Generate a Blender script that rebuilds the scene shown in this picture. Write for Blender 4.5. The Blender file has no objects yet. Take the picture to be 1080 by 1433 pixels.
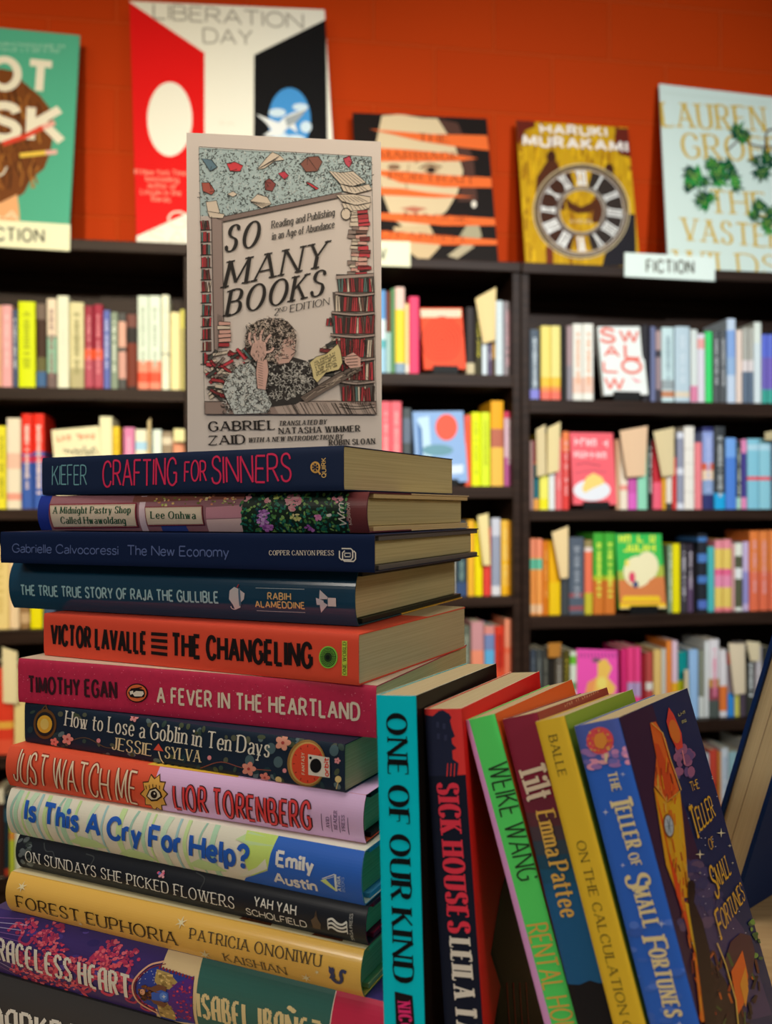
import bpy, math, random
from mathutils import Vector, Matrix
from mathutils.geometry import tessellate_polygon
S = bpy.context.scene
COL = S.collection
V = Vector
R = math.radians

# ------------------------------------------------------------------ camera
FPX, CX, CY = 1272.24, 540.0, 716.5
HEAD, PITCH, ROLL, CAMZ = 0.15447632, -0.00173251, -0.00315347, 1.10
TABZ = CAMZ - 0.29


def c2w(v, z0=0.0):                      # camera-heading frame (right, forward, up) -> world
    x, y, z = v
    c, s = math.cos(HEAD), math.sin(HEAD)
    return V((x * c + y * s, -x * s + y * c, z + z0))


_fw = V((0, math.cos(PITCH), math.sin(PITCH)))
_up = V((0, -math.sin(PITCH), math.cos(PITCH)))
_rt = V((1, 0, 0))
CR = c2w(math.cos(ROLL) * _rt + math.sin(ROLL) * _up)
CU = c2w(-math.sin(ROLL) * _rt + math.cos(ROLL) * _up)
CF = c2w(_fw)
CO = V((0, 0, CAMZ))
cam = bpy.data.cameras.new('camera')
camo = bpy.data.objects.new('camera', cam)
COL.objects.link(camo)
camo.matrix_world = Matrix(((CR.x, CU.x, -CF.x, CO.x), (CR.y, CU.y, -CF.y, CO.y), (CR.z, CU.z, -CF.z, CO.z), (0, 0, 0, 1)))
cam.sensor_fit = 'HORIZONTAL'
cam.sensor_width = 36.0
cam.lens = 36.0 * FPX / 1080.0
cam.clip_start = 0.02
cam.dof.use_dof = True
cam.dof.focus_distance = 0.48
cam.dof.aperture_fstop = cam.lens / 3.3
S.camera = camo

# ------------------------------------------------------------------ exposure, world, lights
S.view_settings.view_transform = 'Standard'
S.view_settings.look = 'None'
S.view_settings.exposure = 0.06
S.view_settings.gamma = 1.0
S.view_settings.use_curve_mapping = False
wd = bpy.data.worlds.new('world')
S.world = wd
wd.use_nodes = True
wd.node_tree.nodes['Background'].inputs[0].default_value = (1.0, 0.93, 0.82, 1)
wd.node_tree.nodes['Background'].inputs[1].default_value = 0.08


def spot(name, loc, aim, power, color, size, blend, rad):
    l = bpy.data.lights.new(name, 'SPOT')
    l.energy = power; l.color = color; l.spot_size = R(size); l.spot_blend = blend; l.shadow_soft_size = rad
    o = bpy.data.objects.new(name, l); COL.objects.link(o)
    o.location = loc
    o.rotation_euler = (V(aim) - V(loc)).to_track_quat('-Z', 'Y').to_euler()
    return o


def area(name, loc, aim, power, color, sx, sy):
    l = bpy.data.lights.new(name, 'AREA')
    l.energy = power; l.color = color; l.shape = 'RECTANGLE'; l.size = sx; l.size_y = sy
    o = bpy.data.objects.new(name, l); COL.objects.link(o)
    o.location = loc
    o.rotation_euler = (V(aim) - V(loc)).to_track_quat('-Z', 'Y').to_euler()
    return o


WARM, COOL = (1.0, 0.90, 0.66), (0.86, 0.95, 1.0)
spot('shelf_fill_spot', (-1.1, -2.2, 2.85), (-0.75, 2.6, 1.52), 620, WARM, 38, 1.0, 0.10)  # unseen spots added to brighten the shelves; their cones pass over the stack
spot('shelf_fill_spot', (0.3, -2.2, 2.85), (0.35, 2.6, 1.50), 385, (1.0, 0.86, 0.68), 36, 1.0, 0.10)
spot('shelf_fill_spot', (1.75, -2.2, 2.85), (1.2, 2.6, 1.66), 650, COOL, 40, 1.0, 0.10)  # added cool spot, stands in for daylight on this side
area('ceiling_fill_panel', (-0.2, 0.25, 3.0), (-0.2, 0.4, 0.0), 20, (1.0, 0.92, 0.78), 1.2, 0.6)
area('ceiling_fill_panel', (-3.0, -2.1, 3.0), (0.0, 0.4, 1.0), 46, (1.0, 0.93, 0.82), 1.8, 0.7)
area('ceiling_fill_panel', (2.0, -1.6, 3.0), (0.0, 0.4, 1.0), 30, (1.0, 0.92, 0.78), 1.2, 1.2)  # unseen panel added to brighten the page ends that face right


def ray(u, v):
    return (CF + CR * ((u - CX) / FPX) + CU * ((CY - v) / FPX))


def at_y(u, v, Y):                       # where the sight line of (u, v) meets the vertical plane y = Y
    d = ray(u, v)
    return CO + d * ((Y - CO.y) / d.y)


# ------------------------------------------------------------------ materials
EF, EB = 0.52, 0.80                      # light level of the front stack and of the shelves: photo colour / level = surface colour


def lin(h):
    h = h.lstrip('#')
    o = []
    for i in (0, 2, 4):
        c = int(h[i:i + 2], 16) / 255.0
        o.append(c / 12.92 if c <= 0.04045 else ((c + 0.055) / 1.055) ** 2.4)
    return o


_mats = {}


def mat(h, E=1.0, rough=0.45, spec=0.2, metal=0.0, grain=0.0, name=None):
    key = (h, E, rough, spec, metal, grain)
    if key in _mats:
        return _mats[key]
    m = bpy.data.materials.new(name or 'ink_' + h.lstrip('#'))
    m.use_nodes = True
    nt = m.node_tree
    b = nt.nodes['Principled BSDF']
    c = [x / E for x in lin(h)]
    k = max(1.0, max(c) / 0.86)
    c = [x / k for x in c]
    b.inputs['Base Color'].default_value = (*c, 1)
    b.inputs['Roughness'].default_value = rough
    b.inputs['Specular IOR Level'].default_value = spec
    b.inputs['Metallic'].default_value = metal
    if grain:
        tc = nt.nodes.new('ShaderNodeTexCoord'); nz = nt.nodes.new('ShaderNodeTexNoise'); mx = nt.nodes.new('ShaderNodeMix')
        mx.data_type = 'RGBA'
        nz.inputs['Scale'].default_value = 260; nz.inputs['Detail'].default_value = 4
        nt.links.new(tc.outputs['Object'], nz.inputs['Vector'])
        nt.links.new(nz.outputs['Fac'], mx.inputs['Factor'])
        mx.inputs[6].default_value = (*[x * (1 - grain) for x in c], 1)
        mx.inputs[7].default_value = (*[min(1, x * (1 + grain)) for x in c], 1)
        nt.links.new(mx.outputs[2], b.inputs['Base Color'])
    _mats[key] = m
    return m


def fm(h, **k): return mat(h, EF, **k)
def bmt(h, **k): return mat(h, EB, **{'rough': 0.5, 'spec': 0.15, **k})


def tex_mat(name, build):
    m = bpy.data.materials.new(name); m.use_nodes = True
    build(m.node_tree, m.node_tree.nodes['Principled BSDF'])
    return m


def _paper(c1, c2, sc):
    def f(nt, b):
        tc = nt.nodes.new('ShaderNodeTexCoord'); mp = nt.nodes.new('ShaderNodeMapping'); nz = nt.nodes.new('ShaderNodeTexNoise')
        mp.inputs['Scale'].default_value = sc
        nz.inputs['Scale'].default_value = 1.0; nz.inputs['Detail'].default_value = 3
        rp = nt.nodes.new('ShaderNodeValToRGB')
        rp.color_ramp.elements[0].color = (*c1, 1); rp.color_ramp.elements[0].position = 0.32
        rp.color_ramp.elements[1].color = (*c2, 1); rp.color_ramp.elements[1].position = 0.62
        bp = nt.nodes.new('ShaderNodeBump'); bp.inputs['Strength'].default_value = 0.12; bp.inputs['Distance'].default_value = 0.0004
        L = nt.links.new
        L(tc.outputs['Object'], mp.inputs['Vector']); L(mp.outputs['Vector'], nz.inputs['Vector'])
        L(nz.outputs['Fac'], rp.inputs['Fac']); L(rp.outputs['Color'], b.inputs['Base Color'])
        L(nz.outputs['Fac'], bp.inputs['Height']); L(bp.outputs['Normal'], b.inputs['Normal'])
        b.inputs['Roughness'].default_value = 0.85; b.inputs['Specular IOR Level'].default_value = 0.1
    return f


PAGES = tex_mat('page_edges', _paper((0.56, 0.47, 0.24), (0.66, 0.565, 0.30), (10, 10, 1300)))
PAGES_PALE = tex_mat('page_edges_pale', _paper((0.54, 0.43, 0.25), (0.62, 0.51, 0.31), (10, 10, 1300)))


def _wood(c1, c2, sc, rough):
    def f(nt, b):
        tc = nt.nodes.new('ShaderNodeTexCoord'); mp = nt.nodes.new('ShaderNodeMapping'); nz = nt.nodes.new('ShaderNodeTexNoise')
        mp.inputs['Scale'].default_value = sc
        nz.inputs['Scale'].default_value = 3.0; nz.inputs['Detail'].default_value = 6; nz.inputs['Roughness'].default_value = 0.6
        rp = nt.nodes.new('ShaderNodeValToRGB')
        rp.color_ramp.elements[0].color = (*c1, 1); rp.color_ramp.elements[0].position = 0.3
        rp.color_ramp.elements[1].color = (*c2, 1); rp.color_ramp.elements[1].position = 0.7
        L = nt.links.new
        L(tc.outputs['Object'], mp.inputs['Vector']); L(mp.outputs['Vector'], nz.inputs['Vector'])
        L(nz.outputs['Fac'], rp.inputs['Fac']); L(rp.outputs['Color'], b.inputs['Base Color'])
        b.inputs['Roughness'].default_value = rough; b.inputs['Specular IOR Level'].default_value = 0.09
    return f


DARKWOOD = tex_mat('espresso_wood', _wood((0.015, 0.0075, 0.0050), (0.040, 0.021, 0.014), (1.2, 14, 30), 0.42))
TANWOOD = tex_mat('tan_wood', _wood((0.42, 0.27, 0.13), (0.60, 0.42, 0.22), (2, 26, 20), 0.5))


def _block(nt, b):
    tc = nt.nodes.new('ShaderNodeTexCoord'); mp = nt.nodes.new('ShaderNodeMapping'); br = nt.nodes.new('ShaderNodeTexBrick')
    mp.inputs['Rotation'].default_value = (R(90), 0, 0)
    mp.inputs['Location'].default_value = (0.185, 0.006, 0)
    br.inputs['Scale'].default_value = 1.0
    br.inputs['Brick Width'].default_value = 0.40; br.inputs['Row Height'].default_value = 0.20
    br.inputs['Mortar Size'].default_value = 0.006; br.inputs['Mortar Smooth'].default_value = 0.7
    br.inputs['Color1'].default_value = (0.50, 0.043, 0.0012, 1); br.inputs['Color2'].default_value = (0.48, 0.040, 0.0010, 1)
    br.inputs['Mortar'].default_value = (0.56, 0.062, 0.008, 1)  # lighter joints: their thin highlights are put into the colour
    nz = nt.nodes.new('ShaderNodeTexNoise'); nz.inputs['Scale'].default_value = 90; nz.inputs['Detail'].default_value = 6
    ad = nt.nodes.new('ShaderNodeMath'); ad.operation = 'MULTIPLY_ADD'; ad.inputs[1].default_value = 0.12
    iv = nt.nodes.new('ShaderNodeMath'); iv.operation = 'SUBTRACT'; iv.inputs[0].default_value = 1.0
    bp = nt.nodes.new('ShaderNodeBump'); bp.inputs['Strength'].default_value = 0.9; bp.inputs['Distance'].default_value = 0.004
    L = nt.links.new
    L(tc.outputs['Object'], mp.inputs['Vector']); L(mp.outputs['Vector'], br.inputs['Vector']); L(tc.outputs['Object'], nz.inputs['Vector'])
    L(br.outputs['Color'], b.inputs['Base Color']); L(br.outputs['Fac'], iv.inputs[1])
    L(nz.outputs['Fac'], ad.inputs[0]); L(iv.outputs[0], ad.inputs[2]); L(ad.outputs[0], bp.inputs['Height']); L(bp.outputs['Normal'], b.inputs['Normal'])
    b.inputs['Roughness'].default_value = 0.6; b.inputs['Specular IOR Level'].default_value = 0.06


WALLMAT = tex_mat('orange_painted_block', _block)


# ------------------------------------------------------------------ mesh builder
class MB:
    def __init__(s):
        s.v = []; s.f = []; s.mi = []; s.sm = []; s.mats = []

    def m(s, mt):
        if mt not in s.mats: s.mats.append(mt)
        return s.mats.index(mt)

    def face(s, pts, mt, smooth=False):
        i = len(s.v); s.v += [tuple(p) for p in pts]; s.f.append(tuple(range(i, i + len(pts)))); s.mi.append(s.m(mt)); s.sm.append(smooth)

    def mesh(s, verts, faces, mt, smooth=False):
        i = len(s.v); s.v += [tuple(p) for p in verts]
        k = s.m(mt)
        for f in faces:
            s.f.append(tuple(a + i for a in f)); s.mi.append(k); s.sm.append(smooth)

    def box(s, lo, hi, mt, bevel=0.0, M=None):
        x0, y0, z0 = lo; x1, y1, z1 = hi
        if bevel <= 0:
            vs = [V((x, y, z)) for z in (z0, z1) for y in (y0, y1) for x in (x0, x1)]
            fs = [(0, 2, 3, 1), (4, 5, 7, 6), (0, 1, 5, 4), (2, 6, 7, 3), (0, 4, 6, 2), (1, 3, 7, 5)]
        else:
            b = min(bevel, (x1 - x0) / 3, (y1 - y0) / 3, (z1 - z0) / 3)
            import bmesh
            bm = bmesh.new(); bmesh.ops.create_cube(bm, size=1.0)
            for q in bm.verts:
                q.co = V(((x0 + x1) / 2 + q.co.x * (x1 - x0), (y0 + y1) / 2 + q.co.y * (y1 - y0), (z0 + z1) / 2 + q.co.z * (z1 - z0)))
            bmesh.ops.bevel(bm, geom=list(bm.edges), offset=b, segments=2, profile=0.6, affect='EDGES')
            bm.verts.index_update()
            vs = [q.co.copy() for q in bm.verts]; fs = [tuple(q.index for q in f.verts) for f in bm.faces]
            bm.free()
        if M is not None: vs = [M @ q for q in vs]
        s.mesh(vs, fs, mt)

    def build(s, name, parent=None, loc=None):
        me = bpy.data.meshes.new(name)
        me.from_pydata(s.v, [], s.f)
        for mt in s.mats: me.materials.append(mt)
        me.polygons.foreach_set('material_index', s.mi)
        me.polygons.foreach_set('use_smooth', s.sm)
        me.update()
        o = bpy.data.objects.new(name, me); COL.objects.link(o)
        if parent is not None: o.parent = parent
        if loc is not None: o.location = loc
        return o


def tag(o, label, cat, group=None):
    o['label'] = label; o['category'] = cat
    if group: o['group'] = group
    return o


def empty(name, M=None):
    o = bpy.data.objects.new(name, None); COL.objects.link(o); o.empty_display_size = 0.05
    if M is not None: o.matrix_world = M
    return o


def frame(o, x, y, z):
    return Matrix(((x.x, y.x, z.x, o.x), (x.y, y.y, z.y, o.y), (x.z, y.z, z.z, o.z), (0, 0, 0, 1)))


# ------------------------------------------------------------------ stroke lettering (cap height 10, x-height 6.5)
OE = '@2.4,3.25,2.4,3.35'
GL = {
    'A': (8, '0,0 4,10|4,10 8,0|1.4,3.4 6.6,3.4'), 'B': (6.5, '0,0 0,10|~0,10 3.2,10 5.3,9.2 5.9,7.6 5.2,6 3.2,5.3 0,5.3|~0,5.3 3.4,5.3 5.7,4.5 6.5,2.7 5.7,.8 3.4,0 0,0'),
    'C': (7.3, '~7,7.7 6.2,9.3 4,10.1 1.6,9.2 .2,6.8 0,5 .2,3.2 1.6,.8 4,-.1 6.3,.7 7.2,2.3'),
    'D': (7.5, '0,0 0,10|~0,10 3,10 5.9,9.2 7.3,6.9 7.5,5 7.3,3.1 5.9,.8 3,0 0,0'),
    'E': (5.8, '0,0 0,10|0,10 5.6,10|0,5.2 4.8,5.2|0,0 5.8,0'), 'F': (5.5, '0,0 0,10|0,10 5.5,10|0,5.1 4.6,5.1'),
    'G': (7.5, '~7,7.7 6.2,9.3 4,10.1 1.6,9.2 .2,6.8 0,5 .2,3.2 1.6,.8 4,-.1 6.2,.6 7.4,1.8|7.4,.9 7.4,4.6|4.8,4.6 7.5,4.6'),
    'H': (7.4, '0,0 0,10|7.4,0 7.4,10|0,5.2 7.4,5.2'), 'I': (0.4, '.2,0 .2,10'),
    'J': (4, '4,10 4,2.8|~4,2.8 3.5,.7 2,-.1 .6,.5 0,1.9'), 'K': (6.9, '0,0 0,10|6.3,10 0,4.2|2.1,6.1 6.9,0'),
    'L': (5.4, '0,0 0,10|0,0 5.4,0'), 'M': (9, '0,0 .5,10|.5,10 4.5,1.2|4.5,1.2 8.5,10|8.5,10 9,0'),
    'N': (7.6, '0,0 0,10|0,10 7.6,0|7.6,0 7.6,10'), 'O': (8.4, '@4.2,5,4.2,5.1'),
    'P': (6.2, '0,0 0,10|~0,10 3.2,10 5.6,9.2 6.2,7.3 5.5,5.3 3.2,4.5 0,4.5'), 'Q': (8.4, '@4.2,5,4.2,5.1|4.8,2.4 8.2,-1.2'),
    'R': (6.8, '0,0 0,10|~0,10 3.2,10 5.5,9.2 6.1,7.4 5.4,5.5 3.2,4.8 0,4.8|3.1,4.8 6.8,0'),
    'S': (5.9, '~5.5,8 4.8,9.5 2.9,10.1 1,9.4 .3,7.6 1.2,6.1 3,5.2 4.9,4.3 5.8,2.6 5,.6 2.9,-.1 .9,.5 0,2.2'),
    'T': (7, '3.5,0 3.5,10|0,10 7,10'), 'U': (7.2, '0,10 0,3.4|~0,3.4 .4,1.3 1.8,.1 3.6,-.1 5.4,.1 6.8,1.3 7.2,3.4|7.2,3.4 7.2,10'),
    'V': (7.8, '0,10 3.9,0|3.9,0 7.8,10'), 'W': (11, '0,10 2.8,0|2.8,0 5.5,10|5.5,10 8.2,0|8.2,0 11,10'),
    'X': (7.2, '0,10 7.2,0|0,0 7.2,10'), 'Y': (7.2, '0,10 3.6,4.6|3.6,4.6 7.2,10|3.6,4.6 3.6,0'), 'Z': (6.6, '0,10 6.6,10|6.6,10 0,0|0,0 6.6,0'),
    'a': (4.6, '~.5,5.3 1.6,6.5 3.2,6.4 4.4,5.5 4.5,4.4|4.5,4.6 4.5,0|~4.5,3.9 2,3.5 .4,2.5 .2,1.3 1,.1 2.3,0 3.8,.8 4.5,1.9'),
    'b': (4.8, '0,0 0,10|' + OE), 'c': (4.6, '~4.5,5.2 3.7,6.4 2.4,6.6 .8,5.8 0,4 0,2.6 .8,.7 2.4,-.1 3.8,.2 4.6,1.4'),
    'd': (4.8, '4.8,0 4.8,10|' + OE), 'e': (4.8, '.1,3.4 4.8,3.4|~4.8,3.4 4.5,5.4 3.4,6.5 2.2,6.6 .7,5.6 0,3.9 0,2.7 .8,.7 2.4,-.1 3.8,.2 4.7,1.3'),
    'f': (3.2, '1.2,0 1.2,8|~1.2,8 1.5,9.5 2.5,10 3.3,9.7|0,6.4 2.9,6.4'), 'g': (4.8, OE + '|4.8,6.5 4.8,-1|~4.8,-1 4.2,-2.6 2.6,-3.1 .7,-2.5'),
    'h': (4.5, '0,0 0,10|~0,4.6 .8,6 2.4,6.6 4,6 4.5,4.6|4.5,4.6 4.5,0'), 'i': (0.4, '.2,0 .2,6.5|*.2,8.8,.75'),
    'j': (1.4, '1.2,6.5 1.2,-1|~1.2,-1 .8,-2.6 -.4,-3|*1.2,8.8,.75'), 'k': (4.6, '0,0 0,10|4.2,6.5 0,2.6|1.5,4 4.6,0'), 'l': (0.4, '.2,0 .2,10'),
    'm': (8, '0,0 0,6.5|~0,4.6 .7,6 2.1,6.6 3.5,6 4,4.6|4,4.6 4,0|~4,4.6 4.7,6 6.1,6.6 7.5,6 8,4.6|8,4.6 8,0'),
    'n': (4.5, '0,0 0,6.5|~0,4.6 .8,6 2.4,6.6 4,6 4.5,4.6|4.5,4.6 4.5,0'), 'o': (4.9, '@2.45,3.25,2.45,3.35'), 'p': (4.8, '0,-3 0,6.5|' + OE),
    'r': (3, '0,0 0,6.5|~0,4.5 .7,5.9 1.8,6.5 3,6.3'), 's': (3.9, '~3.7,5.3 3.1,6.4 2,6.6 .7,6.1 .3,5 .9,4 2,3.4 3.2,2.9 3.8,1.8 3.3,.4 1.9,-.1 .6,.3 0,1.4'),
    't': (3.3, '1.2,9 1.2,1.6|~1.2,1.6 1.5,.3 2.4,-.1 3.3,.4|0,6.4 3.1,6.4'), 'u': (4.5, '0,6.5 0,2|~0,2 .5,.4 1.9,-.1 3.6,.5 4.5,2|4.5,6.5 4.5,0'),
    'v': (4.8, '0,6.5 2.4,0|2.4,0 4.8,6.5'), 'w': (7, '0,6.5 1.75,0|1.75,0 3.5,6.5|3.5,6.5 5.25,0|5.25,0 7,6.5'), 'x': (4.6, '0,6.5 4.6,0|0,0 4.6,6.5'),
    'y': (4.8, '0,6.5 2.4,0|4.8,6.5 1.3,-3'), 'z': (4.4, '0,6.5 4.4,6.5|4.4,6.5 0,0|0,0 4.4,0'),
    '1': (2.2, '0,8 2,10|2,10 2,0'), '2': (5.4, '~.2,7.6 1,9.4 2.8,10.1 4.7,9.2 5.1,7.4 4.2,5.2 0,0|0,0 5.4,0'),
    '#': (6, '1.6,0 2.6,10|4,0 5,10|0,3.4 6,3.4|.3,6.8 6.3,6.8'), '?': (5, '~0,7.7 .8,9.4 2.6,10.1 4.5,9.2 4.9,7.6 4.1,5.8 2.6,4.6 2.5,3|*2.5,.7,.95'),
    '.': (0.8, '*.4,.4,.6'), '-': (3, '0,4 3,4'), "'": (0.5, '.3,10 .2,7.4'), '~': (1, ''),
    'Ñ': (7.6, '0,0 0,10|0,10 7.6,0|7.6,0 7.6,10|~1.2,12 2.4,13 3.8,12.4 5.2,11.8 6.4,12.8'),
}
# blackletter-like capitals for the condensed display face
GB = {
    'A': (5, '0,0 0,8|0,8 2,10|2,10 5,10|5,10 5,0|0,4.6 5,4.6'), 'E': (4.6, '4.6,10 1.4,10|1.4,10 0,8|0,8 0,1.6|0,1.6 1.2,0|1.2,0 4.6,0|0,5.2 3.6,5.2'),
    'C': (4.8, '4.8,8 4.8,9|4.8,9 3.6,10|3.6,10 1.4,10|1.4,10 0,8|0,8 0,1.6|0,1.6 1.4,0|1.4,0 4.8,.6'),
    'G': (4.8, '4.8,8 4.8,9|4.8,9 3.6,10|3.6,10 1.4,10|1.4,10 0,8|0,8 0,1.6|0,1.6 1.4,0|1.4,0 4.8,0|4.8,0 4.8,4.6|4.8,4.6 2.8,4.6'),
    'S': (4.6, '4.6,8.4 3.6,10|3.6,10 1.2,10|1.2,10 0,8.6|0,8.6 0,6.6|0,6.6 4.6,3.6|4.6,3.6 4.6,1.6|4.6,1.6 3.2,0|3.2,0 1,0|1,0 0,1.6'),
    'O': (5, '1.4,10 3.6,10|3.6,10 5,8|5,8 5,2|5,2 3.6,0|3.6,0 1.4,0|1.4,0 0,2|0,2 0,8|0,8 1.4,10'),
    'R': (5, '0,0 0,10|0,10 3.8,10|3.8,10 5,8.6|5,8.6 5,6.6|5,6.6 3.8,5.2|3.8,5.2 0,5.2|2.6,5.2 5,0'),
    'D': (5, '0,0 0,10|0,10 3.4,10|3.4,10 5,8|5,8 5,2|5,2 3.4,0|3.4,0 0,0'), 'K': (5, '0,0 0,10|4.8,10 0,5|1.2,5.6 5,0'),
    'H': (5, '0,0 0,10|5,0 5,10|0,5.2 5,5.2'), 'B': (5, '0,0 0,10|0,10 3.6,10|3.6,10 4.6,8.6|4.6,8.6 3.4,5.3|0,5.3 3.8,5.3|3.8,5.3 5,3.8|5,3.8 5,1.6|5,1.6 3.8,0|3.8,0 0,0'),
}


def cat_rom(P, n=5):
    if len(P) < 3: return P
    out = []
    Q = [P[0] * 2 - P[1]] + P + [P[-1] * 2 - P[-2]]
    for i in range(1, len(Q) - 2):
        a, b, c, d = Q[i - 1:i + 3]
        for k in range(n):
            t = k / n
            out.append(0.5 * ((2 * b) + (c - a) * t + (2 * a - 5 * b + 4 * c - d) * t * t + (3 * b - 3 * c + d - a) * t ** 3))
    out.append(P[-1])
    return out


_gc = {}


def glyph(ch, alt=None):
    key = (ch, bool(alt))
    if key in _gc: return _gc[key]
    w, spec = (alt or {}).get(ch) or GL.get(ch) or GL.get(ch.upper()) or GL['-']
    st = []
    for s in spec.split('|'):
        if not s: continue
        k = s[0]
        if k == '@':
            cx, cy, rx, ry = map(float, s[1:].split(','))
            st.append(('o', [V((cx + rx * math.cos(a), cy + ry * math.sin(a))) for a in [math.pi / 2 + 2 * math.pi * i / 28 for i in range(29)]]))
        elif k == '*':
            st.append(('d', list(map(float, s[1:].split(',')))))
        elif k == '~':
            st.append(('c', cat_rom([V(tuple(map(float, q.split(',')))) for q in s[1:].split()])))
        else:
            st.append(('l', [V(tuple(map(float, q.split(',')))) for q in s.split()]))
    _gc[key] = (w, st)
    return _gc[key]


def ribbon(P, W, closed=False):
    n = len(P); L = []; Rr = []
    for i in range(n):
        if closed: a, b = P[(i - 1) % (n - 1)], P[(i + 1) % (n - 1)]
        else: a, b = P[max(0, i - 1)], P[min(n - 1, i + 1)]
        d = b - a
        if d.length < 1e-12: d = V((1, 0))
        d.normalize(); nn = V((-d.y, d.x)) * (W[i] / 2)
        L.append(P[i] + nn); Rr.append(P[i] - nn)
    return [[L[i], Rr[i], Rr[i + 1], L[i + 1]] for i in range(n - 1)]


def lettering(text, thick=1.4, thin=None, serif=0.0, slant=0.0, track=2.2, alt=None, jit=0.0, wfac=None, sx=1.0, rnd=None, space=4.2, adv=None):
    """quads and discs of a line of text in cap-height-10 units, sx already applied; returns (polys, width)"""
    thin = thick if thin is None else thin
    adv = thick if adv is None else adv
    out = []; x = 0.0
    rnd = rnd or random.Random(len(text) * 7 + ord(text[0]))
    for ch in text:
        if ch == ' ':
            x += space * 0.8 * sx + adv * 0.4; continue
        w, st = glyph(ch, alt)
        ang = rnd.uniform(-jit, jit) * 0.06; dy = rnd.uniform(-jit, jit) * 0.5; hs = 1 + rnd.uniform(-jit, jit) * 0.05

        def T(p):
            X = p.x * sx; Y = p.y * hs
            return V((x + X * math.cos(ang) - Y * math.sin(ang) + Y * slant, dy + X * math.sin(ang) + Y * math.cos(ang)))
        for k, P in st:
            if k == 'd':
                c = T(V((P[0], P[1]))); r = max(P[2], thick * 0.62)
                out.append([c + V((r * math.cos(a), r * math.sin(a))) for a in [i * math.pi / 5 for i in range(10)]])
                continue
            if ch in 'tf' and k == 'l' and abs(P[0].y - P[-1].y) < 0.1: P = [P[0] - V((thick * 0.5 / sx, 0)), P[-1] + V((thick * 0.5 / sx, 0))]
            Q = [V((p.x * sx, p.y)) for p in P]
            W = []
            for i in range(len(Q)):
                d = Q[min(len(Q) - 1, i + 1)] - Q[max(0, i - 1)]
                s2 = abs(d.y) / max(1e-9, d.length)
                wv = thin + (thick - thin) * s2 ** 2
                if k == 'l' and d.x * d.y > 0 and 0.3 < s2 < 0.995: wv = thin + (thick - thin) * 0.15
                if k == 'l' and ch in 'NM' and s2 > 0.99 and ch == 'N': wv = thin + (thick - thin) * 0.3
                W.append(wv)
            out += ribbon([T(p) for p in P], W, closed=(k == 'o'))
            if serif > 0 and k != 'o':
                for e, o2 in ((0, 1), (-1, -2)):
                    p, q = P[e], P[o2]; d = V(((p.x - q.x) * sx, p.y - q.y))
                    if d.length < 1e-9: continue
                    vert = abs(d.y) / d.length
                    onl = min(abs(p.y - a) for a in (0, 10, 6.5, -3)) < 0.25
                    if k == 'l' and vert > 0.72 and onl:
                        hs_ = W[e] * 0.5 + serif * 1.2
                        yy = p.y + (thin * 0.5 if p.y < 1 and p.y > -1 or p.y < -2 else -thin * 0.5)
                        c = V((p.x, yy)); low = ch.islower() and p.y > 5
                        l = V((-hs_ / sx, 0)); r_ = V((hs_ / sx, 0)) if not low else V((0, 0))
                        th = V((0, thin * 0.5))
                        out.append([T(c + l - th), T(c + r_ - th), T(c + r_ + th), T(c + l + th)])
                    elif k == 'l' and vert < 0.2 and ch in 'EFLTZz' and not (abs(p.x) < 0.1 and ch in 'EFL') and (ch != 'E' or abs(p.y - 5.2) > 0.3):
                        h = serif * thick * 0.9; sg = -1 if p.y > 5 else 1
                        a = V((p.x - thin * 0.4 / sx, p.y)); b = V((p.x + thin * 0.4 / sx, p.y))
                        out.append([T(a), T(b), T(b + V((0, sg * h))), T(a + V((0, sg * h)))])
                    elif k == 'c' and ch in 'CGScs' and not (ch == 'G' and e == -1):
                        sg = 1 if p.y > 4 else -1
                        h = serif * thick * 0.8
                        a = V((p.x - thin * 0.5 / sx, p.y - h * 0.3 * sg)); b = V((p.x + thin * 0.5 / sx, p.y - h * 0.3 * sg))
                        out.append([T(a), T(b), T(b + V((0, sg * h))), T(a + V((0, sg * h)))])
        gap = 0.8 * adv + 0.5 * track * min(1.0, sx) + serif * 0.9
        x += w * sx + gap
    return out, x - gap


# ------------------------------------------------------------------ flat art laid on a face
class Face:
    """a face of a thing: local frame M, plane 'y' (2D = x,z, facing -y) or 'z' (2D = x,y, facing +z)"""
    def __init__(s, M, plane, size, eps=0.00012, off=0.0, bulge=None, lo=(0, 0)):
        s.M = M; s.inv = M.inverted(); s.plane = plane; s.lo = lo; s.size = size; s.eps = eps; s.off = off; s.bulge = bulge

    def px(s, u, v):
        o = s.inv @ CO; d = s.inv.to_3x3() @ ray(u, v)
        if s.plane == 'y':
            t = (-s.off * 0.6 - o.y) / d.y; p = o + d * t; return V((p.x, p.z))
        t = (s.off - o.z) / d.z; p = o + d * t; return V((p.x, p.y))

    def p3(s, p, layer):
        e = s.eps * layer
        if s.plane == 'y':
            b = s.bulge(p.y) if s.bulge else 0.0
            return V((p.x, -b - e, p.y))
        return V((p.x, p.y, s.off + e))


def clip(P, ax, val, keep_ge):
    out = []; n = len(P)
    for i in range(n):
        a, b = P[i], P[(i + 1) % n]
        da = (a[ax] - val) * (1 if keep_ge else -1); db = (b[ax] - val) * (1 if keep_ge else -1)
        if da >= 0: out.append(a)
        if (da >= 0) != (db >= 0): out.append(a + (b - a) * (da / (da - db)))
    return out


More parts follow.
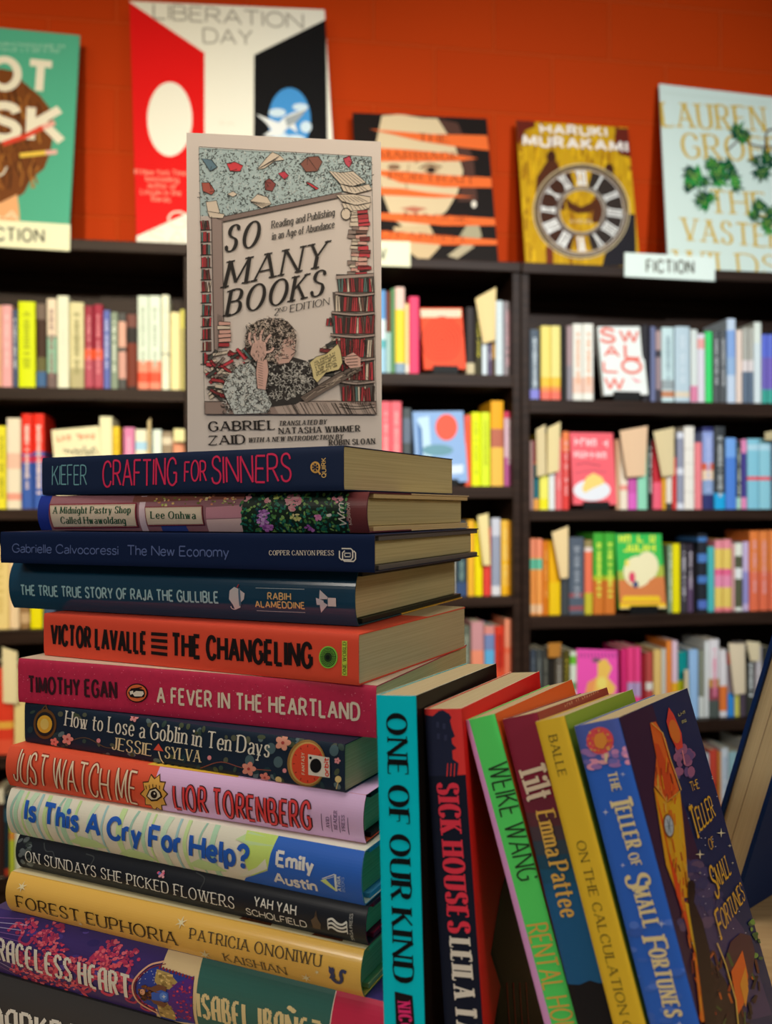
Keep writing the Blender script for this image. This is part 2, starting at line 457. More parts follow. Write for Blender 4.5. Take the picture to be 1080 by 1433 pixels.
class Art:
    def __init__(s, mb, face, cl=None):
        s.mb = mb; s.f = face; s.cl = cl or fm; s.n = 0

    def raw(s, P, m, layer):             # P in face units
        f = s.f
        if len(P) < 3: return
        s.n += 1; layer += (s.n % 89) * 0.010          # print stacks up in the order it is laid down
        if len(P) > 4:
            tri = tessellate_polygon([[V((p.x, p.y, 0)) for p in P]])
            polys = [[P[i] for i in t] for t in tri]
        else: polys = [P]
        for Q in polys:
            for ax in (0, 1):
                if min(p[ax] for p in Q) < f.lo[ax]: Q = clip(Q, ax, f.lo[ax], True)
                if Q and max(p[ax] for p in Q) > f.size[ax]: Q = clip(Q, ax, f.size[ax], False)
                if len(Q) < 3: break
            if len(Q) < 3: continue
            ar = sum(Q[i].x * Q[(i + 1) % len(Q)].y - Q[(i + 1) % len(Q)].x * Q[i].y for i in range(len(Q)))
            if abs(ar) < 1e-13: continue
            if ar < 0: Q = Q[::-1]
            if f.bulge:
                n = 18; z0 = min(p.y for p in Q); z1 = max(p.y for p in Q); st = f.size[1] / n
                for k in range(int(z0 / st), int(z1 / st) + 1):
                    C = clip(Q, 1, k * st, True)
                    C = clip(C, 1, (k + 1) * st, False) if len(C) > 2 else C
                    if len(C) > 2: s.mb.face([f.p3(p, layer) for p in C], m)
            else:
                s.mb.face([f.p3(p, layer) for p in Q], m)

    def poly(s, pts, h, layer=1, **k):   # pts as measured on the photo
        s.raw([s.f.px(*p) for p in pts], s.cl(h, **k) if isinstance(h, str) else h, layer)

    def ell(s, cx, cy, rx, ry, h, layer=1, n=22, a0=0.0, rot=0.0, **k):
        s.poly([(cx + rx * math.cos(a) * math.cos(rot) - ry * math.sin(a) * math.sin(rot), cy + rx * math.cos(a) * math.sin(rot) + ry * math.sin(a) * math.cos(rot))
                for a in [a0 + 2 * math.pi * i / n for i in range(n)]], h, layer, **k)

    def stroke(s, pts, w, h, layer=2, smooth=False, closed=False, **k):
        P = [V(p) for p in pts]
        if closed: P.append(P[0].copy())
        if smooth: P = cat_rom(P, 5)
        m = s.cl(h, **k) if isinstance(h, str) else h
        for q in ribbon(P, [w] * len(P), closed): s.raw([s.f.px(*p) for p in q], m, layer)

    def ring(s, cx, cy, rx, ry, w, h, layer=2, a0=0, a1=360, n=40, **k):
        s.stroke([(cx + rx * math.cos(R(a0 + (a1 - a0) * i / n)), cy + ry * math.sin(R(a0 + (a1 - a0) * i / n))) for i in range(n + 1)], w, h, layer, **k)

    def text(s, txt, p0, p1, pt, h, layer=3, outline=None, ow=0.8, **k):
        a, b, c = s.f.px(*p0), s.f.px(*p1), s.f.px(*pt)
        ex = (b - a); Wd = ex.length; ex.normalize()
        dv = (c - a); dv = dv - ex * dv.dot(ex); H = dv.length; ey = dv / H
        u = H / 10.0
        sx = 1.0
        for _ in range(4):
            w1 = lettering(txt, sx=sx, **k)[1]; w2 = lettering(txt, sx=sx * 1.05, **k)[1]
            sx = max(0.12, sx + (Wd / u - w1) * (sx * 0.05) / max(1e-9, w2 - w1))
        P, w = lettering(txt, sx=sx, **k)
        m = s.cl(h)
        if outline:
            k2 = dict(k); k2['thick'] = k.get('thick', 1.4) + ow
            if 'thin' in k2 and k2['thin'] is not None: k2['thin'] = k2['thin'] + ow
            P2, _ = lettering(txt, sx=sx, adv=k.get('thick', 1.4), **k2)
            mo = s.cl(outline)
            for q in P2: s.raw([a + ex * (p.x * u) + ey * (p.y * u) for p in q], mo, layer)
            layer += 1
        for q in P: s.raw([a + ex * (p.x * u) + ey * (p.y * u) for p in q], m, layer)

    def scrib(s, p0, p1, pt, h, layer=3, seed=1, fill=0.75):
        """a line of print too blurred to read: a row of short upright and bent marks"""
        r = random.Random(seed); a, b, c = V(p0), V(p1), V(pt)
        e = b - a; n = max(3, int(e.length / (c - a).length * 1.25)); up = c - a
        for i in range(n):
            if r.random() < 0.12: continue
            o = a + e * (i / n); w = e * (fill / n)
            k = r.randrange(3); t = 0.30
            if k != 1: s.poly([tuple(o), tuple(o + w * t), tuple(o + w * t + up), tuple(o + up)], h, layer)
            if k != 2: s.poly([tuple(o + w * (1 - t)), tuple(o + w), tuple(o + w + up), tuple(o + w * (1 - t) + up)], h, layer)
            y = r.choice([0, 0.4, 0.75])
            s.poly([tuple(o + up * y), tuple(o + w + up * y), tuple(o + w + up * (y + 0.24)), tuple(o + up * (y + 0.24))], h, layer + 1)

    def caps1(s, txt, p0, p1, pt, h, layer=3, f=0.22, **k):
        """a word whose first letter is larger than the rest"""
        p0, p1, pt = V(p0), V(p1), V(pt); e = p1 - p0; up = pt - p0
        s.text(txt[1:], tuple(p0 + e * f), tuple(p1), tuple(pt + e * f), h, layer, **k)
        q = p0 - up * 0.22
        s.text(txt[0], tuple(q), tuple(q + e * f * 0.86), tuple(q + up * 1.42), h, layer, **k)

    def star(s, cx, cy, r, h, layer=3, n=5, r2=0.4, a0=-90):
        s.poly([(cx + (r if i % 2 == 0 else r * r2) * math.cos(R(a0 + 180 * i / n)), cy + (r if i % 2 == 0 else r * r2) * math.sin(R(a0 + 180 * i / n))) for i in range(2 * n)], h, layer)

    def flower(s, cx, cy, r, h, layer=3, n=5, mid=None):
        for i in range(n):
            a = 2 * math.pi * i / n
            s.ell(cx + r * 0.55 * math.cos(a), cy + r * 0.55 * math.sin(a), r * 0.5, r * 0.38, h, layer, n=10, rot=a)
        if mid: s.ell(cx, cy, r * 0.22, r * 0.22, mid, layer + 1, n=8)
# ------------------------------------------------------------------ room
FRONT, BACK = 2.60, 2.885


def struct(name, lo, hi, mt):
    m = MB(); m.box(lo, hi, mt); o = m.build(name); o['kind'] = 'structure'; return o


FLOORM = tex_mat('grey_carpet', _wood((0.06, 0.055, 0.05), (0.10, 0.09, 0.08), (40, 40, 40), 0.95))
CEILM = mat('#d8d4cc', 1.0, rough=0.9)
struct('floor', (-4.5, -5.0, -0.05), (4.5, 2.9, 0.0), FLOORM)
struct('wall_back', (-4.5, 2.9, 0.0), (4.5, 3.05, 3.2), WALLMAT)
struct('ceiling', (-4.5, -5.0, 3.2), (4.5, 3.05, 3.25), CEILM)

# ------------------------------------------------------------------ bookcases


def bookcase(u0, u1, uref, tops, label):
    """u0,u1: outer sides on the photo; tops: (top edge, bottom edge) of the front of each board"""
    X0, X1 = at_y(u0, 620, FRONT).x, at_y(u1, 620, FRONT).x
    zs = [(at_y(uref, a, FRONT).z, at_y(uref, b, FRONT).z) for a, b in tops]
    root = empty('bookcase', Matrix.Translation(((X0 + X1) / 2, FRONT, 0)))
    tag(root, label, 'bookcase', 'dark wood bookcases along the orange wall')
    w = (X1 - X0) / 2; D = BACK - FRONT; t = 0.024
    for s in (-1, 1):
        m = MB(); m.box((min(s * w, s * (w - t)), 0.004, 0), (max(s * w, s * (w - t)), D, zs[0][1]), DARKWOOD, 0.002); m.build('side_panel', root)
    m = MB(); m.box((-w + t, D - 0.008, 0.0), (w - t, D, zs[0][1]), DARKWOOD); m.build('back_panel', root)
    m = MB(); m.box((-w, -0.006, zs[0][1]), (w, D, zs[0][0]), DARKWOOD, 0.003); m.build('top_board', root)
    for a, b in zs[1:]:
        m = MB(); m.box((-w + t, 0.004, b), (w - t, D - 0.008, a), DARKWOOD, 0.002); m.build('shelf', root)
    m = MB(); m.box((-w + t, 0.02, 0.0), (w - t, 0.04, 0.09), DARKWOOD); m.build('toe_kick', root)
    return [a for a, b in zs]


ZL = bookcase(-175, 270.5, 130, [(336, 352), (543, 560), (712, 727), (880, 899), (1055, 1071), (1227, 1242), (1390, 1405)], 'dark wood bookcase under the teal poster with its FICTION sign')
ZM = bookcase(272, 729, 640, [(364, 378), (523, 540), (680, 697), (836, 850), (990, 1006), (1146, 1161), (1302, 1317)], 'dark wood bookcase under the portrait poster with orange stripes')
ZR = bookcase(730.5, 1190, 900, [(374, 389), (561, 580), (713, 728), (860, 877), (1012, 1028), (1168, 1184), (1322, 1338)], 'dark wood bookcase under the clock poster and its FICTION sign')

# ------------------------------------------------------------------ shelved books
_rb = random.Random(5)
YS = FRONT + 0.030
CASES = {'L': (ZL, 'below the teal poster'), 'M': (ZM, 'below the portrait poster'), 'R': (ZR, 'below the clock poster')}
ORD = ['', 'top shelf', 'second shelf', 'third shelf', 'fourth shelf', 'fifth shelf']
BGPAGE = mat('#cfc0a0', 1.0, rough=0.9, spec=0.1)


def shelf_book(case, row, x0, x1, yt, col, desc, bands=(), tick=None, dy=None):
    zs, where = CASES[case]
    z = zs[row] + 0.0004
    um = (x0 + x1) / 2
    Y = YS + (_rb.uniform(0, 0.010) if dy is None else dy)
    X0 = at_y(x0, 640, Y).x + 0.0004; X1 = at_y(x1, 640, Y).x - 0.0004
    H = at_y(um, yt, Y).z - z
    W = min(0.150, 0.60 * H + 0.01); T = X1 - X0; c = 0.0016
    h = T / 2
    arc = [(-h * math.cos(a), 0.0035 - 0.0035 * math.sin(a)) for a in [math.pi * i / 8 for i in range(9)]]
    out = [(-h, W)] + arc + [(h, W)]
    inn = [(-h + c, W)] + [(x * (h - c) / h, y + c) for x, y in arc] + [(h - c, W)]
    lv = [0.0, H]
    bz = []
    for y0, y1, hc in bands:
        a, b = sorted((at_y(um, y0, Y).z - z, at_y(um, y1, Y).z - z))
        a = max(0, a); b = min(H, b); bz.append((a, b, hc)); lv += [a, b]
    lv = sorted(set(round(q, 5) for q in lv))
    m = MB()
    for a, b in zip(lv[:-1], lv[1:]):
        cc = col; mid = (a + b) / 2
        for p, q, hc in bz:
            if p <= mid <= q: cc = hc
        mt = bmt(cc)
        for i in range(len(out) - 1):
            (xa, ya), (xb, yb) = out[i], out[i + 1]
            m.face([(xa, ya, a), (xb, yb, a), (xb, yb, b), (xa, ya, b)], mt, True)
    mt = bmt(col)
    for i in range(len(out) - 1):
        (xa, ya), (xb, yb), (xc, yc), (xd, yd) = out[i], out[i + 1], inn[i + 1], inn[i]
        m.face([(xd, yd, 0), (xc, yc, 0), (xc, yc, H), (xd, yd, H)][::-1], mt)
        m.face([(xa, ya, H), (xb, yb, H), (xc, yc, H), (xd, yd, H)], mt)
        m.face([(xa, ya, 0), (xb, yb, 0), (xc, yc, 0), (xd, yd, 0)][::-1], mt)
    for s in (0, -1):
        (xa, ya), (xd, yd) = out[s], inn[s]
        m.face([(xa, ya, 0), (xd, yd, 0), (xd, yd, H), (xa, ya, H)], mt)
    if tick:
        q = H * 0.88; tm = bmt(tick); tw = T * 0.20
        stop = H * _rb.uniform(0.12, 0.3)
        while q > stop:
            l = _rb.uniform(0.003, 0.007); g = _rb.uniform(0.0015, 0.003) if _rb.random() < 0.85 else 0.010
            j = tw * _rb.uniform(0.65, 1.1)
            m.face([(-j, -0.0007, q - l), (j, -0.0007, q - l), (j, -0.0007, q), (-j, -0.0007, q)], tm)
            q -= l + g
    o = m.build('shelved_book', None, ((X0 + X1) / 2, Y, z))
    p = MB(); p.box((-h + c + 0.0002, 0.006, 0.001), (h - c - 0.0002, W - 0.004, H - 0.003), BGPAGE); p.build('page_block', o)
    tag(o, desc + ', ' + ORD[row] + ' ' + where, 'book', 'books on the ' + ORD[row] + ' ' + where)
    return o


def row(case, r, items):
    for it in items: shelf_book(case, r, *it)


def prism(quad, dy, mt, name):
    m = MB(); b = [p + V((0, dy, 0)) for p in quad]
    m.face(quad, mt); m.face(b[::-1], mt)
    for i in range(4): m.face([quad[i], b[i], b[(i + 1) % 4], quad[(i + 1) % 4]], mt)
    return m


def card(pts, desc, col='#cdb98c', Y=FRONT + 0.018):
    """paper card tucked among the books: corners on the photo, BL BR TR TL"""
    q = [at_y(u, v, Y) for u, v in pts]
    c = sum(q, V()) / 4
    q = [p - c for p in q]
    m = MB()
    n = 4; cols = []
    for i in range(n + 1):                  # a slight bow, like a bent paper card
        t = i / n; bow = 0.004 * (1 - (2 * t - 1) ** 2)
        cols.append((q[0].lerp(q[1], t) + V((0, -bow, 0)), q[3].lerp(q[2], t) + V((0, -bow, 0))))
    mt = bmt(col, rough=0.8); th = V((0, 0.0008, 0))
    for (a, b), (c2, d) in zip(cols[:-1], cols[1:]):
        m.face([a, c2, d, b], mt); m.face([b + th, d + th, c2 + th, a + th], mt)
        m.face([b, d, d + th, b + th], mt); m.face([a + th, c2 + th, c2, a], mt)
    a, b = cols[0]; m.face([a, b, b + th, a + th], mt)
    a, b = cols[-1]; m.face([b, a, a + th, b + th], mt)
    o = m.build('shelf_card', None, c)
    tag(o, desc, 'card', 'tan cards tucked among the shelved books')
    return o


def board_frame(TL, TR, BL, Yb, tilt, zfloor=None):
    """rectangle standing at depth Yb, leaning back by tilt: local x right, y into the board, z up its face"""
    p0 = at_y(BL[0], BL[1], Yb)
    n = V((0, -math.cos(tilt), math.sin(tilt)))

    def hit(u, v):
        d = ray(u, v); return CO + d * ((p0 - CO).dot(n) / d.dot(n))
    tl, tr, bl = hit(*TL), hit(*TR), hit(*BL)
    x = (tr - tl); W = x.length; x.normalize()
    z = (-n).cross(x) * -1
    z = x.cross(-n); z.normalize()
    H = (tl - bl).dot(z)
    o = tl - z * H
    if zfloor is not None:
        low = min(o.z, (o + x * W).z)
        dz = (low - zfloor) / z.z
        o = o - z * dz; H += dz
    return frame(o, x, -n, z), W, H


def faceout(case, rw, TL, TR, BL, col, desc, art, tilt=9, T=0.020, easel=True):
    zs, where = CASES[case]
    M, W, H = board_frame(TL, TR, BL, FRONT + 0.022, R(tilt))
    root = empty('display_book', M)
    m = MB(); mt = bmt(col)
    m.box((0, 0, 0), (W, 0.0012, H), mt, 0.0003); m.box((0, T - 0.0012, 0), (W, T, H), mt, 0.0003); m.box((0, 0.0013, 0), (0.0012, T - 0.0013, H), mt)
    A = Art(m, Face(M, 'y', (W, H), eps=0.0003), bmt)
    art(A)
    m.build('cover', root)
    p = MB(); p.box((0.0014, 0.0014, 0.001), (W - 0.002, T - 0.0014, H - 0.001), BGPAGE); p.build('page_block', root)
    tag(root, desc + ', ' + ORD[rw] + ' ' + where, 'book', 'books displayed face out')
    if easel:
        z = zs[rw]; c = M @ V((W / 2, 0, 0))
        e = MB(); bl = bmt('#0a0a0b')
        hw = W * 0.30; hz = max(0.004, c.z - z - 0.001)
        e.box((-hw, -0.008, 0), (hw, 0.075, 0.003), bl, 0.0008)
        e.box((-hw, -0.008, 0.003), (hw, -0.005, hz + 0.010), bl, 0.0008)
        Mb = Matrix.Translation((0, 0.052, 0.0)) @ Matrix.Rotation(R(-tilt), 4, 'X')
        e.box((-hw * 0.6, 0, 0.002), (hw * 0.6, 0.003, 0.10), bl, 0.0008, M=Mb)
        o = e.build('book_easel', None, (c.x, c.y, z + 0.0004))
        tag(o, 'small black easel holding up the ' + desc, 'book stand')


# ---- bookcase below the teal poster
row('L', 1, [
    (-34, -18, 428, '#3c5068', 'slate hardback half out of frame'), (-17, -7, 424, '#c8b8a0', 'beige spine beside the peach sliver'),
    (-6, 2.6, 427, '#d9a98a', 'peach spine next to the pale pink spine'), (3, 17.5, 427, '#dca0a4', 'pale pink spine', (), '#e8c4c4'),
    (17.8, 25.4, 433, '#4a5470', 'slim slate blue spine with white lettering', (), '#d8dce4'),
    (26, 50, 422, '#c9d600', 'thick lime green spine', (), '#9aa800'),
    (51, 65, 425, '#3a2418', 'thick brown spine with blue foot', ((520, 541, '#3c5f8a'), (500, 520, '#5d5a34'), (425, 447, '#6a5a50'))),
    (66, 79.5, 418, '#6b5a58', 'cream and mint spine', ((418, 470, '#e0d0b8'), (472, 522, '#86b098')), '#8a6a68'),
    (80.5, 97, 414, '#e8ead2', 'tall plain white spine', (), '#d0d2c0'),
    (98, 118, 423, '#a8a078', 'khaki spine with speckled cream label', ((423, 515, '#c9c296'),), '#8f8a60'),
    (118.8, 131, 428, '#8e2a3a', 'crimson spine with orange band beside the khaki one', ((488, 503, '#f0603a'), (503, 541, '#a84a5a')), '#c87a84'),
    (131.6, 144.5, 426, '#93293c', 'crimson spine with orange band beside the violet one', ((488, 503, '#f0603a'), (503, 541, '#a84a5a')), '#c87a84'),
    (145, 154.5, 434, '#5a66a8', 'violet blue spine with white lettering', (), '#c8cce8'),
    (155, 165.5, 437, '#7c8a78', 'grey green spine with pale lettering', (), '#d8e0d0'),
    (166, 177, 438, '#4a4a48', 'charcoal spine with pink label', ((450, 486, '#c99a88'), (492, 530, '#c09084'))),
    (177.6, 192, 439, '#26201e', 'black spine with rust patch', ((480, 541, '#6a2c1c'), (440, 458, '#6a4038'))),
    (193, 208.5, 414, '#c8d4c4', 'white spine fading to red beside the black one', ((505, 521, '#e08a70'), (521, 535, '#f0583c'), (535, 545, '#e88a70')), '#a4b0a0'),
    (209, 225.5, 414, '#ccd8c8', 'white spine fading to red beside the slim ivory one', ((505, 521, '#e08a70'), (521, 535, '#f0583c'), (535, 545, '#e88a70')), '#a4b0a0'),
    (226.5, 237.5, 413, '#e4e6cc', 'slim ivory spine with dark band', ((494, 496.5, '#5a5a4a'),), '#c8cab0'),
    (239, 252.5, 437, '#e6d9a0', 'pale butter yellow spine', ()), (253, 260.5, 433, '#d4cf6a', 'yellow green spine at the shelf end', ((460, 545, '#b8b070'),)),
])
row('L', 2, [
    (-30, -14, 590, '#b03a3a', 'red spine half out of frame'), (-13, -4, 596, '#e0dcc8', 'white spine before the yellow one'),
    (-3.4, 8.2, 596, '#d8cf2c', 'yellow spine beside the tall white one', (), '#8a8420'),
    (9, 29, 585, '#e6dcc6', 'tall white spine with pink blocks', ((634, 656, '#e6bca8'), (690, 700, '#e09a88'))),
    (30, 45.5, 579, '#b82018', 'red over blue spine beside the white one', ((579, 635, '#dc2c1c'), (635, 648, '#3c58a8'), (638, 647, '#c03050'), (648, 712, '#3456a4')), '#ecd8d0'),
    (46.5, 62, 579, '#b82018', 'red over blue spine beside the cream display book', ((579, 632, '#dc2c1c'), (632, 648, '#3c58a8'), (638, 647, '#c03050'), (648, 712, '#3456a4')), '#ecd8d0'),
    (139, 157, 583, '#e8e4bc', 'tall cream spine'), (157.6, 167.5, 597, '#e0c02c', 'yellow spine beside the tall cream one', (), '#c09a20'),
    (173, 188, 598, '#c878a0', 'orchid pink spine', (), '#d8a0b8'), (189, 206, 601, '#e4e0c8', 'white spine with sky blue mark', ((618, 630, '#9ac0d8'),)),
    (212.5, 226, 601, '#c4d4cc', 'pale aqua spine', ((601, 640, '#d4e0d6'),)), (226.6, 241.5, 604, '#8a7a64', 'taupe spine with white marks', ((612, 622, '#c8bca4'),)),
    (242, 258.5, 615, '#d08a6a', 'coral spine under the cream card'),
])
card([(206.5, 640), (211, 640), (211, 585), (206.5, 590)], 'narrow tan card between the white and aqua spines, second shelf below the teal poster', Y=FRONT + 0.012)
card([(243, 618), (266, 618), (266, 601), (243, 600)], 'cream card above the coral spine at the end of the second shelf', '#e6dca4')
row('L', 3, [
    (-26, -13, 765, '#d2c27c', 'straw spine half out of frame'), (-12.4, 11.5, 764, '#e0c884', 'thick straw yellow spine', (), '#c8b06a'), (12, 26, 768, '#dfc6a0', 'pale peach spine'),
    (27, 40.5, 766, '#8a6a44', 'brown spine with pale mark', ((858, 872, '#b89a74'),)), (41.5, 58.5, 770, '#dcd000', 'bright lemon yellow spine'), (60, 76, 768, '#41506a', 'navy spine behind the orange paperback'),
])
row('L', 4, [
    (-22, -6, 930, '#6a4028', 'rust brown spine half out of frame'), (-5, 17, 935, '#d03a24', 'red orange spine under the cream card', ((1010, 1020, '#d8a040'), (1035, 1056, '#e8583c'))),
    (18, 34.5, 940, '#dcc98a', 'pale gold spine beside the red orange one'), (36, 52, 945, '#5a4a34', 'olive brown spine behind the stack'),
])
card([(4, 983), (25, 985), (24, 912), (3, 905)], 'cream card standing above the red orange spine, fourth shelf below the teal poster', '#d8caa0')
row('L', 5, [
    (-16, -6, 1110, '#8a2a22', 'dark red spine half out of frame'), (-5, 3.4, 1104, '#d8d0b8', 'white topped spine', ((1125, 1228, '#3a2420'),)),
    (3.8, 10, 1112, '#20323c', 'dark spine with red foot', ((1132, 1150, '#2a5a70'), (1216, 1226, '#b84028'))), (10.6, 18, 1140, '#b8c43c', 'lime green spine with orange dot', ((1165, 1176, '#d8903c'),)),
    (18.6, 30, 1135, '#ccd0c0', 'pale grey spine beside the lime one'),
])

# ---- bookcase below the portrait poster
row('M', 1, [
    (500, 512, 418, '#86604a', 'tan spine hidden by the standing paperback'), (513, 527, 410, '#344860', 'slate spine by the standing paperback'),
    (528, 540.6, 406, '#8fb6cc', 'pale blue spine with white lower half', ((406, 447, '#5c8cc0'), (447, 475, '#c4d4d8'), (475, 487, '#58a0a8'))), (541, 547.4, 408, '#6a3a2c', 'slim rust brown spine', ((465, 523, '#9cbcb8'),)),
    (547.8, 553, 404, '#5c8c60', 'slim green spine'), (553.6, 567, 402, '#e8cc38', 'yellow spine with pink top', ((402, 433, '#e8c4b8'), (508, 524, '#7c94a8'))),
    (567.5, 573, 425, '#d8c890', 'slim cream spine', ((510, 523, '#e0dcd0'),)), (573.5, 587, 415, '#dc4068', 'hot pink spine'),
    (653, 665, 430, '#2c2628', 'black spine leaning off the red display book', ((508, 523, '#b8ac8c'),)), (665.6, 674.5, 429, '#34301e', 'black spine with yellow lettering', (), '#b0a830'),
    (675, 682.5, 440, '#c8d4dc', 'pale blue spine under the tan card'), (683, 689.4, 444, '#564a64', 'plum spine under the tan card', (), '#b0a8b8'), (689.8, 693.4, 446, '#5a4420', 'slim amber spine under the tan card', ((480, 502, '#c8983c'),)),
    (694, 704.6, 421, '#bccad0', 'silver blue spine', (), '#dce6ea'), (705.4, 716.5, 422, '#8a8288', 'grey spine with pink lettering', (), '#d0a4b0'),
])
card([(676, 481), (693, 476), (694, 402), (665, 418)], 'large tan card over the plum and amber spines, top shelf below the portrait poster', '#d6c08c')
row('M', 2, [
    (505, 517, 566, '#a8404c', 'rose spine hidden by the standing paperback'), (518, 532, 563, '#cc5a66', 'coral spine hidden by the standing paperback'), (533, 546.8, 562, '#d8606c', 'coral pink spine touching the standing paperback', (), '#e8a0a0'), (547.4, 562, 562, '#dc6470', 'coral pink spine beside the slate one', (), '#e8a0a0'),
    (564, 575.5, 571, '#454c50', 'dark slate spine', ((585, 620, '#5a6678'),)),
    (650.5, 659.4, 581, '#e85c3c', 'vermilion spine', ((560, 590, '#e8604c'),)), (660, 672.6, 577, '#cfd814', 'lime yellow spine beside the vermilion one', (), '#a4b020'), (673.2, 686, 577, '#c8da2c', 'lime yellow spine beside the amber one', (), '#a4b020'),
    (687, 704.8, 561, '#eca820', 'tall amber spine with plum patch', ((600, 626, '#a8604c'), (626, 680, '#e0b04c'))), (706, 719.5, 576, '#c43c5c', 'crimson and lilac spine', ((585, 640, '#c8a8b8'), (640, 680, '#a8548c')), '#e8d8e0'),
])
row('M', 3, [
    (612, 629, 735, '#6a6458', 'grey spine hidden by the stack'), (630, 637, 735, '#9a968a', 'slim stone grey spine', (), '#d8d4c8'), (637.6, 653, 729, '#263844', 'dark teal spine with blue foot', ((815, 836, '#34486c'),), '#6a8480'),
    (654, 663.4, 728, '#e0a830', 'amber spine beside the teal one'), (664, 675, 731, '#e0d000', 'lemon yellow spine'), (676, 686.6, 738, '#cc3c34', 'red spine under the tan card'),
    (687.4, 700, 725, '#8890a4', 'grey blue spine', ((725, 750, '#b8bcc8'), (820, 836, '#c8c8cc'))), (701, 712, 728, '#e0b040', 'gold striped spine beside the grey blue one', ((784, 790, '#e8b010'), (820, 836, '#e0a818')), '#f0d070'), (712.6, 725, 729, '#e0a830', 'gold striped spine at the shelf end', ((784, 790, '#e8b010'), (820, 836, '#e0a818')), '#f0d070'),
])
card([(676, 791), (686, 791), (683, 718), (668, 722)], 'tan card standing in front of the red spine, third shelf below the portrait poster', '#d8c890')
row('M', 4, [
    (632, 645, 905, '#c8c490', 'short cream spine by the orange paperback'), (646, 658, 876, '#565c50', 'grey green spine', (), '#8a9080'), (658.8, 676.5, 870, '#b88488', 'dusty pink spine with orange foot', ((910, 990, '#d88468'),)),
    (677.4, 691.6, 876, '#58a0cc', 'sky blue spine with pink edge', ((876, 888, '#c88078'), (888, 910, '#6a7ca8'))), (692.2, 704.8, 876, '#c43420', 'bright red spine', ((935, 990, '#dc5434'),), '#8a1c14'), (705.6, 722, 866, '#e89070', 'tall salmon spine', ((906, 914, '#dc6444'), (914, 990, '#e87c5c'))),
])

# ---- bookcase below the clock poster
row('R', 1, [
    (742, 755, 461, '#4c5866', 'grey blue spine with violet foot', ((545, 558, '#7c7cc8'),), '#b8c4cc'),
    (757.5, 771, 456, '#dccc70', 'yellow spine with red foot beside the grey blue one', ((528, 541, '#e4bc40'), (541, 548, '#e08a50'), (548, 560, '#d86a5a'))), (771.6, 785, 456, '#dcd080', 'yellow spine with red foot beside the black gap', ((528, 541, '#e4bc40'), (541, 548, '#e08a50'), (548, 560, '#d86a5a'))),
    (786, 793, 458, '#1c1a18', 'slim black filler in the dark gap'), (793.6, 801.5, 456, '#848088', 'slim grey spine with rosy upper half', ((456, 512, '#9a8488'),)),  # the black book is put in where there is only a dark gap
    (802, 816, 453, '#d4d4cc', 'white spine with orange marks beside the grey one', ((528, 550, '#d8b8a8'),), '#d8a07c'), (816.6, 831, 453, '#d8d8d0', 'white spine with orange marks beside the display book', ((528, 550, '#d8b8a8'),), '#d8a07c'),
    (899, 910.5, 455, '#1e1c24', 'black spine behind the white display book'), (911, 917.8, 457, '#646c90', 'slim periwinkle spine'), (918.2, 926, 459, '#3a3640', 'charcoal spine with pink label', ((463, 490, '#a08888'), (500, 545, '#8c7a80'))),
    (926.6, 943.5, 458, '#b4ccd0', 'pale aqua spine with copper emblem', ((532, 545, '#8a9498'), (547, 556, '#b07858')), '#8aa0a8'), (945, 966, 457, '#a8bcc8', 'wide powder blue spine', ((548, 556, '#c8bca8'),), '#bccad4'),
    (967, 976.6, 461, '#c4ccca', 'white spine with pink foot', ((540, 562, '#c87898'),)), (977.2, 987, 467, '#ccc8d4', 'white spine with red patch', ((474, 488, '#dc9a98'),)), (987.6, 997.5, 464, '#34c468', 'bright green spine'),
    (998.2, 1007.4, 463, '#4c5054', 'dark grey spine beside the green one', (), '#a8acb0'), (1008, 1017, 462, '#4c5054', 'dark grey spine beside the tall blue one', (), '#a8acb0'),
    (1018, 1030, 446, '#bccce0', 'tall white spine with blue clouds', ((462, 500, '#7c9cd0'), (500, 525, '#8aa8cc'))), (1030.6, 1039.4, 462, '#e0ccc0', 'peach white spine'),
    (1040, 1047.4, 459, '#5c6c80', 'slate spine with white band beside the peach one', ((459, 504, '#a8a8a0'), (504, 520, '#d4cccc'))), (1048, 1055, 459, '#5c6c80', 'slate spine with white band beside the tall pale one', ((459, 504, '#a8a8a0'), (504, 520, '#d4cccc'))),
    (1055.6, 1066, 451, '#c8d4d8', 'tall pale spine', ((451, 480, '#d4dcd4'),)), (1066.6, 1074, 468, '#6c60b0', 'purple spine with green foot beside the tall pale one', ((468, 500, '#5c6cc8'), (545, 570, '#3c9c90'))), (1074.6, 1083, 468, '#7060b4', 'purple spine with green foot at the frame edge', ((468, 500, '#5c6cc8'), (545, 570, '#3c9c90'))),
    (1084, 1098, 462, '#404858', 'navy spine out of frame'),
])
